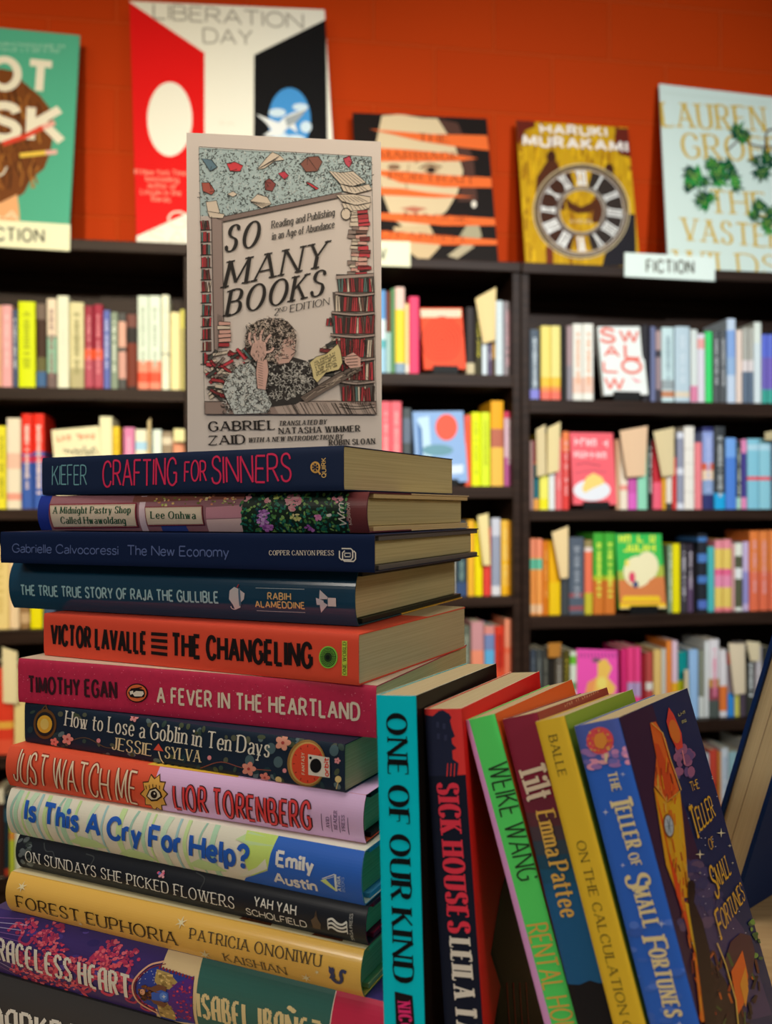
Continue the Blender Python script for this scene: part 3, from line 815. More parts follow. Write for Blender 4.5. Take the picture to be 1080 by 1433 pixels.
row('R', 2, [
    (741.5, 746.5, 617, '#9a7c78', 'slim dusty pink spine'), (747, 754, 616, '#a83848', 'crimson over teal spine', ((646, 650, '#d06848'), (650, 698, '#20606c'), (698, 714, '#d89848'))),
    (755, 767.4, 606, '#dcd860', 'yellow spine under two tan cards', ((606, 664, '#a89018'), (698, 712, '#e0d81c'))), (768, 776.6, 618, '#d0d4d4', 'white spine under two tan cards'),
    (777.4, 786.6, 612, '#d46468', 'rosy red spine', (), '#e8a0a0'), (787.2, 796.6, 604, '#cc3c38', 'red spine with orange top', ((604, 632, '#e07c48'),), '#e8b0b0'),
    (862, 867, 615, '#c8a080', 'slim tan spine'), (867.6, 878.4, 614, '#dcd0bc', 'cream spine with coral flower', ((679, 686, '#dc9080'),)), (879.2, 891.4, 622, '#b8509c', 'magenta spine under the tan card', ((690, 712, '#c85cb0'),)), (892, 906, 620, '#84c4a8', 'mint spine under the tan card'),
    (906.6, 913, 614, '#20201e', 'slim black spine with white lettering', (), '#c8c8c4'), (913.6, 926, 615, '#b02430', 'red spine with pink foot', ((675, 712, '#e05c74'),)), (926.6, 932, 622, '#d09c28', 'slim mustard spine under the tan card'), (932.6, 940.6, 624, '#d4ccc0', 'white spine with black foot', ((704, 714, '#3c3834'),)), (941.2, 947, 640, '#cc3a3a', 'short red spine'),
    (947.6, 957, 605, '#ccd0dc', 'white spine with slate label', ((613, 655, '#84889c'), (664, 704, '#888ca0'))), (957.6, 972, 597, '#d8d4cc', 'tall ivory spine with fine bands', ((628, 629, '#b8b4ac'), (648, 649, '#b8b4ac'), (668, 669, '#b8b4ac'), (688, 689, '#b8b4ac'))), (972.6, 982.4, 619, '#e07c84', 'salmon pink spine'),
    (983.4, 998.6, 598, '#2c3064', 'navy spine with orange streak', ((604, 648, '#8494c8'), (648, 658, '#c85838'), (658, 672, '#d8c0a4'), (672, 692, '#7c94bc')), '#a8b4dc'), (999.8, 1015, 597, '#34383c', 'black spine with bright blue foot', ((690, 713, '#1898d0'),), '#a8aeb0'), (1015.6, 1030.6, 613, '#4878c8', 'royal blue spine', ((613, 640, '#6c9cdc'),)),
    (1031.2, 1037, 617, '#30383c', 'slim dark spine with white script', ((696, 712, '#a8d0bc'),), '#d0d8c8'), (1037.6, 1045, 615, '#443c84', 'indigo spine with pink ends', ((615, 634, '#d884b0'), (696, 712, '#d884b0'))), (1046, 1062, 614, '#7cb8cc', 'light blue spine with red dot beside the indigo one', ((667, 672, '#d84c58'), (622, 630, '#a8ccdc'))), (1062.6, 1079, 614, '#84bccc', 'light blue spine with red dot at the frame edge', ((667, 672, '#d84c58'), (622, 630, '#a8ccdc'))),
    (1080, 1094, 612, '#4c5a6c', 'slate spine out of frame'),
])
card([(751, 667), (764, 664), (763, 594), (750, 601)], 'tan card over the yellow spine, narrower of the pair below the clock poster', '#c8b890')
card([(765.5, 664), (782, 659), (784, 590), (766, 599)], 'tan card beside the rosy red spine, wider of the pair below the clock poster', '#d0c090')
card([(877, 668), (903, 666), (906, 596), (867, 603)], 'wide tan card over the magenta and mint spines, second shelf below the clock poster', '#d0b090')
card([(926, 667), (943, 665), (943, 598), (914, 604)], 'tan card beside the red spine with pink foot, second shelf below the clock poster', '#c8b890')
card([(1070, 616), (1086, 616), (1086, 602), (1070, 605)], 'small tan card above the light blue spines at the frame edge', '#b0a480', Y=FRONT + 0.012)
row('R', 3, [
    (741.5, 749.4, 754, '#dc8c44', 'orange spine with green band at the shelf end', ((754, 780, '#e08868'), (782, 797, '#5cac90'), (846, 858, '#e0b890'))), (750, 759, 754, '#e09448', 'orange spine with green band beside the dark orange one', ((754, 780, '#e08868'), (782, 797, '#5cac90'), (846, 858, '#e0b890'))),
    (759.6, 767, 757, '#c87018', 'dark orange spine', (), '#e0a050'), (767.8, 784, 757, '#e0a808', 'wide amber spine', ((815, 864, '#e4bc10'),)), (785, 795.6, 764, '#3c4044', 'charcoal spine under the tan card'), (796.2, 817, 752, '#4c5664', 'wide slate spine with red blossoms', ((830, 836, '#8a4a50'), (848, 854, '#8a4a50')), '#8a929c'),
    (818, 829, 756, '#e07050', 'salmon spine with olive foot', ((756, 766, '#8a7c50'), (766, 772, '#d0c0b8'), (830, 864, '#b8ac30'))), (830, 845, 746, '#3c9c30', 'green over orange spine beside the salmon one', ((806, 812, '#a8b028'), (812, 864, '#c06c28')), '#c8dc50'), (845.6, 860.6, 746, '#3c9c30', 'green over orange spine beside the green display book', ((806, 812, '#a8b028'), (812, 864, '#c06c28')), '#c8dc50'),
    (934.6, 940.4, 763, '#7c9478', 'slim sage spine', (), '#c8d4c8'), (941, 951.4, 761, '#e0d404', 'bright yellow spine'), (952, 961, 761, '#38343a', 'black spine with white lettering', (), '#c0bcc4'), (961.6, 970, 761, '#2c2430', 'plum black spine', ((810, 860, '#54405c'),), '#b8b0bc'), (971, 976, 770, '#141216', 'slim black filler in the dark gap'), (976.6, 989.6, 747, '#20242c', 'tall black spine with blue blossoms', ((752, 758, '#3c6ca8'), (775, 787, '#4874b4'), (806, 816, '#4470b0'), (840, 852, '#4c68b0'))),
    (990.2, 999.6, 765, '#44a8ac', 'turquoise spine', ((757, 765, '#b8b040'),)), (1000.2, 1011, 756, '#dcc060', 'pink and yellow banded spine beside the turquoise one', ((756, 768, '#e08a98'), (796, 805, '#d86088'), (805, 822, '#dc88a8'), (850, 862, '#dc7880'))), (1011.6, 1023.6, 755, '#dcc060', 'pink and yellow banded spine beside the olive one', ((755, 768, '#e08a98'), (796, 805, '#d86088'), (805, 822, '#dc88a8'), (850, 862, '#dc7880'))), (1024.2, 1028, 760, '#d8a8a8', 'slim blush spine'),
    (1028.6, 1038.8, 759, '#50543e', 'olive spine with white blobs', ((760, 778, '#d4d8cc'), (795, 810, '#d8dcdc'), (850, 860, '#d4d8d0'))), (1039.4, 1048, 758, '#b8a8cc', 'lavender spine', ((800, 845, '#8a88c0'),)), (1049, 1061.6, 743, '#e07c3c', 'tall orange spine with pink lettering beside the lavender one', ((800, 860, '#d86848'),), '#eca8a8'), (1062.4, 1075, 743, '#e08040', 'second tall orange spine with pink lettering', ((800, 860, '#d86848'),), '#eca8a8'), (1076, 1090, 742, '#e08040', 'orange spine at the frame edge', ((800, 860, '#d86848'),), '#eca8a8'),
])
card([(784, 810), (795, 808), (795, 736), (772, 745)], 'tan card with a curved corner beside the slate spine, third shelf below the clock poster', '#d8c090')
row('R', 4, [
    (741.5, 749, 909, '#3c4450', 'dark slate spine, first of three alike', (), '#6a7278'), (749.6, 758, 909, '#404444', 'dark slate spine, second of three alike', (), '#6c706c'), (758.6, 767, 909, '#3c3c38', 'dark slate spine, third of three alike', (), '#68685c'), (767.6, 775, 912, '#24201c', 'black spine under the brown card'),
    (775.6, 787.4, 911, '#50483c', 'grey brown spine with silver lettering', (), '#98948c'), (788, 796.6, 911, '#4c4418', 'olive spine with yellow dots', (), '#b0a030'), (797.2, 806.4, 912, '#c8d0c0', 'white spine with green patch', ((918, 930, '#64a830'), (955, 966, '#5c8c54'))),
    (868.4, 877, 908, '#c02868', 'deep magenta spine beside the pink display book'), (877.6, 887, 906, '#d83c78', 'pink spine beside the deep magenta one', ((955, 975, '#a890b8'),)), (887.6, 896.4, 906, '#dc4080', 'pink spine beside the dark red one', ((955, 975, '#a890b8'),)), (897, 902.6, 916, '#8c1c28', 'slim dark red spine'), (903.2, 913, 913, '#a84440', 'brick red spine with white foot', ((955, 966, '#ccc8c0'),)), (914, 924.6, 909, '#ccac68', 'sand yellow spine'),
    (925.4, 931.4, 908, '#c0beb4', 'slim off white spine'), (932, 939.4, 897, '#e08438', 'orange spine beside the lilac one'), (940, 948, 897, '#d0b4c4', 'lilac spine with yellow foot', ((955, 1000, '#e0a828'),)), (948.6, 961, 912, '#088080', 'deep teal spine with lime foot', ((952, 1000, '#a8b018'),)),
    (963.6, 976.6, 909, '#90b4dc', 'light blue spine beside the teal one'), (977.2, 984.6, 910, '#7c8070', 'slim grey olive spine', ((975, 1010, '#c8ccc8'),)), (985.2, 991.6, 897, '#ccd0d0', 'slim white spine'), (992.2, 1006, 895, '#d4d0d4', 'tall white spine with pink lettering', ((950, 962, '#b88848'), (962, 980, '#8c4450'), (980, 1010, '#4c5450')), '#d87898'), (1006.6, 1017, 909, '#d4d0d4', 'white spine with orange foot', ((960, 995, '#e07838'),)),
    (1017.6, 1027, 913, '#94848c', 'spine with red head and blue foot', ((913, 930, '#d84838'), (970, 1010, '#3484d0'))), (1027.6, 1034, 915, '#d0c85c', 'slim yellow spine under the beige card'), (1034.6, 1043, 918, '#504450', 'dark plum spine under the beige card'), (1044, 1055.4, 911, '#343630', 'black spine with bold white lettering', (), '#d8dcdc'), (1056, 1066, 905, '#a8a0a4', 'grey spine with pink foot', ((975, 1010, '#d88c80'),), '#d8d4d8'), (1067, 1080, 905, '#34342e', 'dark olive spine at the frame edge'),
])
card([(958.5, 992), (963, 992), (963, 937), (957.5, 937)], 'slim beige card standing before the teal spine, fourth shelf below the clock poster', '#d0c0a0', Y=FRONT + 0.012)
card([(767, 920), (784, 919), (785, 899), (767, 900)], 'brown card above the black spine, fourth shelf below the clock poster', '#a8702c')
card([(1027, 972), (1043, 970), (1042, 901), (1019, 900)], 'beige card over the slim yellow and plum spines, fourth shelf below the clock poster', '#d4c4a8')
card([(1050, 925), (1063, 925), (1063, 899), (1044, 897)], 'beige card above the spine with bold white lettering, fourth shelf below the clock poster', '#d0c2a0', Y=FRONT + 0.012)
row('R', 5, [
    (968, 982, 1056, '#4c5860', 'slate spine behind the leaning fantasy paperback'), (983, 991.6, 1055, '#bcc8d0', 'pale grey spine beside the brick one'), (992.2, 1003, 1049, '#c04434', 'brick red spine', ((1095, 1165, '#a83828'),)), (1003.6, 1008, 1052, '#c88438', 'slim orange spine'), (1008.6, 1018.4, 1047, '#c8d0d8', 'white spine with pale blue lettering', (), '#9cb0c8'), (1019, 1031.6, 1052, '#90b4bc', 'dusty aqua spine'), (1032.2, 1040, 1052, '#c09868', 'tan spine'), (1040.6, 1050, 1037, '#b8b8b8', 'grey spine by the navy hardback'),
])


# ---- face-out display books
def a_cream(A):
    A.scrib((80, 618), (134, 614), (80, 610), '#e0603c', 2, 3)
    r = random.Random(3)
    for i in range(14):
        x = 88 + i * 3.4
        A.stroke([(x, 634 + r.uniform(-4, 3)), (x + 3, 628 + r.uniform(-4, 4)), (x + 7, 636 + r.uniform(-3, 5))], 1.1, '#4a4a40', 2, True)


def a_red(A):
    A.poly([(586, 433), (645, 433), (645, 444), (586, 444)], '#d8c8a8', 1)
    r = random.Random(4)
    for i in range(8): A.poly([(590 + i * 6.6, 434.5), (594 + i * 6.6, 434.5), (594 + i * 6.6, 442), (590 + i * 6.6, 442)], '#b8b4a8', 2)
    P = []
    for i in range(150):
        a = i / 150 * 2 * math.pi * 6; q = i / 150
        P.append((618 + 30 * q * math.cos(a), 477 + 33 * q * math.sin(a) * (1 + 0.08 * math.sin(3 * a))))
    A.stroke(P, 1.3, '#8a2418', 2)


def a_blue(A):
    A.poly([(584, 585), (600, 582), (604, 640), (586, 700)], '#a8c4d8', 1); A.poly([(584, 590), (590, 600), (592, 640), (586, 650)], '#44689c', 2)
    A.ell(624.5, 598, 15.5, 18.5, '#e05440', 3, 28); A.ell(612, 630, 22, 8, '#5c8898', 2); A.poly([(590, 655), (648, 650), (648, 662), (590, 668)], '#c8d8e4', 2)


def a_swallow(A):
    for ch, x0, x1, y0, y1 in (('S', 841, 860, 478, 460), ('W', 868, 893, 478, 463), ('A', 846, 866, 498, 484), ('L', 875, 895, 501, 483), ('L', 845, 864, 520, 506), ('O', 871, 897, 521, 503), ('W', 847, 873, 544, 529)):
        A.text(ch, (x0, y0), (x1, y0 + 1), (x0, y1), '#d0685c', 2, thick=2.3)
    A.poly([(882, 527), (898, 534), (890, 536)], '#d898a0', 2); A.poly([(876, 545), (903, 540), (904, 556), (880, 556)], '#dce0e0', 1)


def a_cats(A):
    A.scrib((804, 623), (852, 626), (804, 613), '#ecd8dc', 2, 5)
    A.scrib((803, 640), (850, 642), (803, 631), '#ecd0d4', 2, 6)
    A.stroke([(805, 650), (820, 648), (840, 652)], 1.4, '#8a3c4c', 2); A.stroke([(804, 662), (830, 658), (848, 661)], 1.2, '#9c4858', 2)
    A.ell(828, 686, 26, 15, '#d8dce4', 2, 26); A.poly([(814, 684), (820, 668), (830, 662), (842, 668), (846, 676), (828, 684), (818, 690)], '#dcc06c', 3)


def a_green(A):
    A.poly([(862, 805), (934, 800), (938, 856), (862, 858)], '#c0703c', 1); A.poly([(862, 800), (934, 790), (936, 806), (862, 812)], '#98a83c', 2)
    for k, (y, x0, x1) in enumerate(((759, 866, 926), (772, 872, 918))):
        A.scrib((x0, y), (x1, y), (x0, y - 10), '#d8e040', 3, 7 + k, 0.85)
    A.ell(892, 800, 20, 22, '#d8d0a8', 3); A.ell(905, 792, 16, 20, '#dcd4ac', 3); A.ell(884, 808, 4.5, 8, '#c83c5c', 4); A.ell(889, 818, 4, 5, '#3c4468', 4); A.ell(877, 788, 3, 5, '#e0d060', 4)
    for y, x0, x1 in ((842, 872, 922), (852, 866, 930)): A.poly([(x0, y - 8), (x1, y - 8), (x1 + 3, y), (x0 - 3, y)], '#e0b818', 3)
    A.poly([(863, 851), (936, 849), (937, 856), (863, 857)], '#d8c090', 4)


def a_pink(A):
    for i in range(12): A.stroke([(811 + i * 4.7, 913), (811 + i * 4.9, 921)], 2.2, '#a83c84', 2)
    A.poly([(836, 925), (848, 922), (856, 935), (850, 948), (862, 962), (858, 972), (830, 972), (826, 960), (836, 945)], '#dcb050', 2)
    A.poly([(822, 955), (834, 948), (830, 972), (818, 972)], '#d88c50', 3); A.ell(834, 924, 6, 3, '#6a4c5c', 3); A.ell(842, 956, 7, 9, '#e4d068', 3)


faceout('L', 2, (72, 602), (138, 596), (69, 706), '#e2dab4', 'cream display book with red heading and ink drawing', a_cream)
faceout('M', 1, (588, 431), (646, 431), (588, 517), '#e04c2c', 'red display book with a dark spiral', a_red, tilt=8)
faceout('M', 2, (577, 576), (648, 575), (578, 676), '#7c9cc8', 'blue display book with a red disc', a_blue)
faceout('R', 1, (836, 457), (897, 457), (840, 553), '#d4dad8', 'white display book with thin red capitals', a_swallow, tilt=9)
faceout('R', 2, (797, 605), (857, 606), (799, 706), '#dc5864', 'pink display book with a fried egg', a_cats, tilt=9)
faceout('R', 3, (861, 747), (925, 747), (864, 852), '#2ca848', 'green display book with yellow lettering', a_green, tilt=9)
faceout('R', 4, (807, 908), (864, 910), (808, 1004), '#d848a0', 'magenta display book with a yellow figure', a_pink, tilt=9)

# ------------------------------------------------------------------ posters and signs on the bookcases


def poster(TL, TR, BL, zt, col, label, art, Yb, tilt, T=0.006):
    M, W, H = board_frame(TL, TR, BL, Yb, R(tilt), zt + 0.0006)
    m = MB(); m.box((0, 0, 0), (W, T, H), bmt(col), 0.0008)
    A = Art(m, Face(M, 'y', (W, H), eps=0.0004), bmt)
    A.W, A.H = W, H
    art(A)
    o = m.build('poster'); o.matrix_world = M
    tag(o, label, 'poster')
    return o


def p_teal(A):
    A.poly([(-30, 110), (0, 96), (20, 100), (36, 118), (56, 134), (70, 152), (76, 180), (70, 215), (62, 236), (44, 250), (34, 270), (22, 278), (0, 286), (-30, 288)], '#6a3a14', 1)
    r = random.Random(2)
    for i in range(60):
        x = r.uniform(-6, 56); y = r.uniform(115, 240)
        A.stroke([(x, y), (x + r.uniform(-8, 6), y + 14), (x + r.uniform(-10, 10), y + 30)], r.uniform(1.2, 3.2), r.choice(['#8a5420', '#4a240c', '#a06a2c', '#5c3010', '#341808']), 2, True)
    A.poly([(-20, 284), (0, 284), (24, 272), (27, 296), (28, 316), (-20, 316)], '#d8a070', 1)
    A.text('OT', (-14, 121), (70, 129), (-14, 82), '#e6e0cc', 3, thick=2.6, track=3)
    A.text('SK', (-14, 192), (86, 198), (-14, 147), '#e6e0cc', 3, thick=2.6, track=3)
    A.stroke([(4, 202), (34, 192), (62, 178)], 7, '#c8402c', 5); A.stroke([(60, 179), (77, 172)], 7, '#d8a094', 5)
    A.stroke([(28, 218), (66, 214)], 6, '#d8b848', 5); A.stroke([(64, 214.4), (80, 213)], 6, '#d8a8a0', 5)
    A.scrib((-60, 62), (92, 68), (-60, 57), '#9cc8b4', 3, 8, 0.6)
    A.scrib((-40, 70), (86, 74.5), (-40, 65), '#9cc8b4', 3, 9, 0.6)
    A.stroke([(-4, 246), (4, 244), (10, 234)], 2.2, '#e0dccc', 5, True)
    A.text('LA', (-10, 303), (25, 308), (-10, 292), '#e4d4b0', 4, thick=2.4)


def p_lib(A):
    A.poly([(180, 2), (286, 74), (286, 288), (170, 340), (165, 345), (176, 335)], '#c80c0c', 1)
    A.poly([(456, 27), (355.5, 77), (354.5, 290), (460, 352)], '#0a0a0c', 1)
    A.ell(237.5, 167, 31.5, 52, '#e4e2d4', 2, 36)
    A.ell(405, 168, 29.5, 45, '#3c84c0', 2, 36)
    for x, y, a, b in ((388, 158, 12, 6), (420, 150, 11, 5), (412, 196, 16, 7), (392, 190, 10, 5), (428, 178, 8, 8)): A.ell(x, y, a, b, '#c8dce8', 3, 14)
    A.poly([(358, 160), (374, 166), (390, 172), (398, 164), (410, 158), (430, 152), (424, 160), (412, 172), (416, 186), (404, 178), (392, 190), (378, 192), (368, 190), (380, 182), (372, 172)], '#d0d4d4', 4)
    A.poly([(398, 166), (430, 153), (414, 172), (402, 178)], '#8c9498', 5)
    A.text('LIBERATION', (215, 26), (424, 40), (216, 6), '#9a978c', 2, thick=1.25)
    A.text('DAY', (285, 60), (353, 63), (285.5, 40), '#9a978c', 2, thick=1.25)
    for i, (t, x0, x1) in enumerate((('#1 New York Times', 187, 264), ('bestselling', 204, 250), ('author of', 207, 246), ('Lincoln in the', 197, 253), ('Bardo', 212, 238))):
        A.text(t, (x0, 244 + i * 9.3), (x1, 246 + i * 9.3), (x0, 237 + i * 9.3), '#e08c78', 3, thick=1.5)
    A.text('GEORGE', (236, 318), (400, 326), (236, 296), '#c8c6b8', 2, thick=1.25)
    A.text('SAUNDERS', (208, 342), (430, 352), (208, 322), '#c8c6b8', 2, thick=1.25)
    A.scrib((308, 174), (328, 175), (308, 170), '#c8c6b8', 2, 4, 0.6)


def p_marr(A):
    A.poly([(534, 162), (560, 160), (590, 165), (614, 166), (628, 176), (640, 215), (648, 240), (640, 270), (625, 295), (600, 315), (570, 322), (548, 305), (536, 275), (528, 240), (526, 200)], '#c8b490', 1)
    A.poly([(612, 166), (640, 210), (650, 245), (640, 282), (668, 282), (662, 220), (640, 172)], '#4a3028', 1)
    A.poly([(550, 318), (600, 314), (616, 345), (600, 362), (590, 366), (556, 340)], '#c0a882', 1)
    A.poly([(640, 335), (655, 312), (670, 315), (674, 332), (650, 345)], '#9c9478', 2); A.poly([(626, 358), (650, 340), (664, 345), (640, 362)], '#a89c80', 2)
    A.ell(663, 286, 3.5, 5, '#d8d0c0', 3)
    A.ell(551, 234, 9, 4, '#7c5c44', 2); A.ell(603, 237, 12, 6, '#a88c6c', 2); A.ell(603, 238, 6, 4.5, '#2c1c14', 3); A.stroke([(586, 236), (600, 230), (618, 234)], 2, '#5c3c28', 3, True); A.stroke([(580, 228), (600, 221), (622, 226)], 2, '#8c6c4c', 3, True)
    A.poly([(560, 292), (578, 289), (598, 292), (580, 298)], '#b06850', 3); A.stroke([(572, 230), (568, 260), (576, 272)], 2, '#a08464', 2, True)
    for q in ([(517, 181), (540, 183), (600, 188), (681, 190), (684, 211), (648, 207), (590, 198)], [(515, 207), (560, 209), (620, 214), (668, 222), (640, 226), (528, 226), (515, 222)], [(515, 238), (560, 240), (620, 245), (687, 249), (688, 263), (620, 262), (560, 256)], [(515, 262), (560, 264), (600, 270), (664, 276), (610, 277), (515, 272)], [(515, 298), (560, 299), (640, 303), (692, 306), (693, 316), (620, 316), (515, 306)], [(515, 322), (570, 326), (640, 332), (695, 336), (695, 343), (620, 343), (540, 336), (515, 333)]):
        A.poly(q, '#d8642c', 4)
    for t, x0, y0, x1, y1, h in (('THE', 586, 197, 627, 200, 10), ('MARRIAGE', 531, 222, 642, 224, 10), ('PORTRAIT', 545, 251, 664, 258, 10), ('MAGGIE', 566, 306, 658, 312, 9), ("O'FARRELL", 532, 332, 656, 340, 9)):
        A.text(t, (x0, y0), (x1, y1), (x0, y0 - h), '#7a2c10', 5, thick=1.6, thin=0.7, serif=0.9, track=4)


def p_clock(A):
    r = random.Random(12)
    for i in range(420):
        x = r.uniform(716, 890); y = r.uniform(168, 368); h = r.uniform(5, 22); w = r.uniform(1, 4)
        A.poly([(x, y), (x + w, y), (x + w, y + h), (x, y + h)], r.choice(['#a87c08', '#c89c10', '#8c5c08', '#b48810', '#d0a818', '#7c4c0c']), 1)
    A.poly([(721, 168), (748, 170), (748, 178), (735, 182), (728, 200), (722, 200)], '#5c1c10', 2); A.poly([(862, 180), (882, 180), (886, 222), (866, 216), (860, 195)], '#5c1c10', 2)
    for cx in (771, 852):
        y = 214 if cx < 800 else 232
        A.ell(cx, y + 6, 6.5, 9, '#3c1c0c', 3); A.poly([(cx - 6, y + 12), (cx + 7, y + 12), (cx + 16, y + 30), (cx + 20, y + 80), (cx - 24, y + 80), (cx - 20, y + 34)], '#4a2410', 3)
    A.poly([(860, 300), (888, 300), (890, 372), (842, 372)], '#1c1a20', 3); A.poly([(764, 345), (774, 345), (774, 370), (764, 370)], '#6a2c14', 3)
    cx, cy = 813, 296
    for i in range(12):                      # dark wedges of the ring
        if i in (0, 6): continue
        a0, a1 = R(i * 30 - 90 - 15), R(i * 30 - 90 + 15)
        A.poly([(cx + 33 * math.cos(a0), cy + 33 * math.sin(a0)), (cx + 58 * math.cos(a0), cy + 57 * math.sin(a0)), (cx + 59 * math.cos((a0 + a1) / 2), cy + 58 * math.sin((a0 + a1) / 2)), (cx + 58 * math.cos(a1), cy + 57 * math.sin(a1)), (cx + 33 * math.cos(a1), cy + 33 * math.sin(a1))], '#2c2420' if i in (1, 2, 3, 4, 5) else '#3a2014', 4)
    for rr, w, c in ((67, 1.3, '#c8b890'), (63, 5.5, '#5c4c38'), (62.5, 0.8, '#b8b0a8'), (59, 1.0, '#c8c0b8'), (33, 4.0, '#6c6058'), (34.5, 0.8, '#c0b8a8'), (30.5, 1.0, '#b0a894')): A.ring(cx, cy, rr, rr * 0.985, w, c, 5)
    A.poly([(790, 275), (800, 284), (813, 290), (826, 284), (838, 274), (838, 290), (824, 298), (806, 299), (794, 292)], '#4a240c', 4)
    for i, t in enumerate(('XII', 'I', 'II', 'III', 'IIII', 'V', 'VI', 'VII', 'VIII', 'IX', 'X', 'XI')):
        a = R(i * 30 - 90 + 1.5); d = V((math.cos(a), math.sin(a))); q = V((-d.y, d.x))
        w = {1: 3, 2: 6, 3: 10, 4: 13}[min(4, len(t))] + (3 if t[0] in 'VX' else 0)
        b = V((cx, cy)) + d * 36.5; tp = V((cx, cy)) + d * 56
        A.text(t, tuple(b - q * (w * 0.42)), tuple(b + q * (w * 0.42)), tuple(tp - q * (w * 0.42)), '#d8d8d4', 6, thick=1.25, thin=0.9, serif=0.45, track=2.0)
    A.text('HARUKI', (757, 186.5), (848, 191), (757, 175), '#e4dcd4', 6, thick=3.0, track=4.5)
    A.text('MURAKAMI', (733, 203), (877, 212.5), (733, 190), '#e4dcd4', 6, thick=3.0, track=4.5)
    A.text('A NOVEL', (797, 312), (830, 313), (797, 307.5), '#c8b890', 5, thick=1.6)


def p_groff(A):
    A.stroke([(929, 130), (1075, 145)], 1.0, '#b8c8bc', 1)
    k = dict(thick=1.35, thin=0.6, serif=0.9)
    A.text('LAUREN', (928, 177), (1071, 184), (929, 143), '#c0a038', 2, **k)
    A.text('GROFF', (957, 221), (1092, 227), (957, 187), '#c0a038', 2, **k)
    A.text('THE', (996, 298), (1072, 302), (995, 266), '#c0a038', 2, **k)
    A.text('VASTER', (957, 336), (1094, 348), (956, 305), '#c0a038', 2, **k)
    A.text('WILDS', (946, 380), (1090, 388), (945, 350), '#c0a038', 2, **k)
    A.stroke([(1018, 210), (1036, 196), (1052, 203), (1070, 206), (1090, 205)], 2.4, '#4a3424', 3, True); A.stroke([(1072, 222), (1071, 192), (1076, 182), (1090, 182)], 2.8, '#4a3424', 3, True)
    r = random.Random(8)

    def leaf(cx, cy, s, a0):
        pts = []
        lob = [(0, 1), (26, .42), (44, .8), (64, .40), (92, .62), (120, .28), (180, .12), (240, .28), (268, .62), (296, .40), (316, .8), (334, .42)]
        for an, q in lob: pts.append((cx + 1.25 * s * q * math.cos(R(an + a0)), cy + 1.25 * s * q * math.sin(R(an + a0))))
        A.poly(pts, r.choice(['#084a2c', '#0c4c24', '#146c2c', '#08382c', '#288438', '#0a4030']), r.choice([4, 5, 6]))
        A.stroke([(cx, cy), (cx + s * 0.7 * math.cos(R(a0)), cy + s * 0.7 * math.sin(R(a0)))], 0.8, '#8cb048', 7)
    for cx, cy, n, sp, s in ((973, 252, 9, 13, 17), (984, 280, 5, 9, 16), (1012, 240, 9, 13, 18), (1026, 255, 5, 9, 15), (996, 228, 4, 8, 12), (1036, 187, 6, 9, 14), (1066, 232, 7, 12, 16), (1066, 295, 8, 13, 15), (1074, 312, 5, 9, 13)):
        for _ in range(n): leaf(cx + r.uniform(-sp, sp), cy + r.uniform(-sp, sp), s * r.uniform(0.7, 1.1), r.uniform(0, 360))


poster((-60, 33), (112, 49.5), (-66, 345), ZL[0], '#4aa084', 'teal poster of a brown haired head with pencils, by the orange wall', p_teal, 2.735, 9)
poster((181, 1.5), (454, 13.5), (172, 336), ZM[0] if False else ZL[0], '#dcdacc', 'tall white poster with red and black panels and two ovals', p_lib, 2.72, 9)
poster((493, 157.5), (681, 166), (484, 352), ZM[0], '#17110f', 'dark portrait poster crossed by torn orange stripes', p_marr, 2.77, 11)
poster((722, 168.5), (878, 178.5), (727, 362), ZR[0], '#b48c10', 'gold poster with a large Roman numeral clock ring', p_clock, 2.77, 11)
poster((922, 117), (1092, 137), (941, 352), ZR[0], '#c4d4cc', 'pale poster with gold capitals and green maple leaves', p_groff, 2.76, 11)


def sign(q, label, txt, t0, t1, tt, zt):
    """sign card hooked over the front edge of a bookcase; corners TL TR BR BL on the photo"""
    Y = FRONT - 0.013
    P = [at_y(u, v, Y) for u, v in q]
    x = (P[1] - P[0]); W = x.length; x.normalize(); y = V((0, 1, 0)); x.y = 0; x.normalize(); z = x.cross(y)
    H = (P[0] - P[3]).dot(z)
    M = frame(P[0] - z * H, x, y, z)
    root = empty('shelf_sign', M)
    m = MB(); m.box((0, 0, 0), (W, 0.005, H), bmt('#dcdcbc' if zt is not ZR else '#ccdad4'), 0.0012)
    A = Art(m, Face(M, 'y', (W, H), eps=0.0003), bmt)
    A.text(txt, t0, t1, tt, '#4c4c40', 2, thick=1.7, track=3.2)
    m.build('sign_face', root)
    zl = zt[0] - M.translation.z
    t = MB(); t.box((W * 0.15, 0.005, zl + 0.0006), (W * 0.85, 0.05, zl + 0.0026), bmt('#dcdcbc')); t.build('mounting_tab', root)
    tag(root, label, 'sign')


sign([(-42, 305), (98.5, 314), (97.5, 348.5), (-42, 343)], 'cream FICTION sign hooked on the bookcase under the teal poster', 'FICTION', (-25, 335), (61, 338.5), (-25, 318), ZL)
sign([(440, 333), (574, 338), (574, 373.5), (440, 369)], 'cream sign ending in W behind the standing paperback', 'NEW', (496, 362), (540, 363), (496, 347), ZM)
sign([(874, 353), (1000.5, 360), (1000.5, 392), (874, 387)], 'white FICTION sign hooked on the bookcase under the clock poster', 'FICTION', (905, 380.5), (970, 382), (905, 364), ZR)
# ------------------------------------------------------------------ table
def cam_frame(x, y, z):                  # a frame aligned with the camera heading
    return frame(c2w(V((x, y, 0)), z), c2w(V((1, 0, 0))), c2w(V((0, 1, 0))), V((0, 0, 1)))


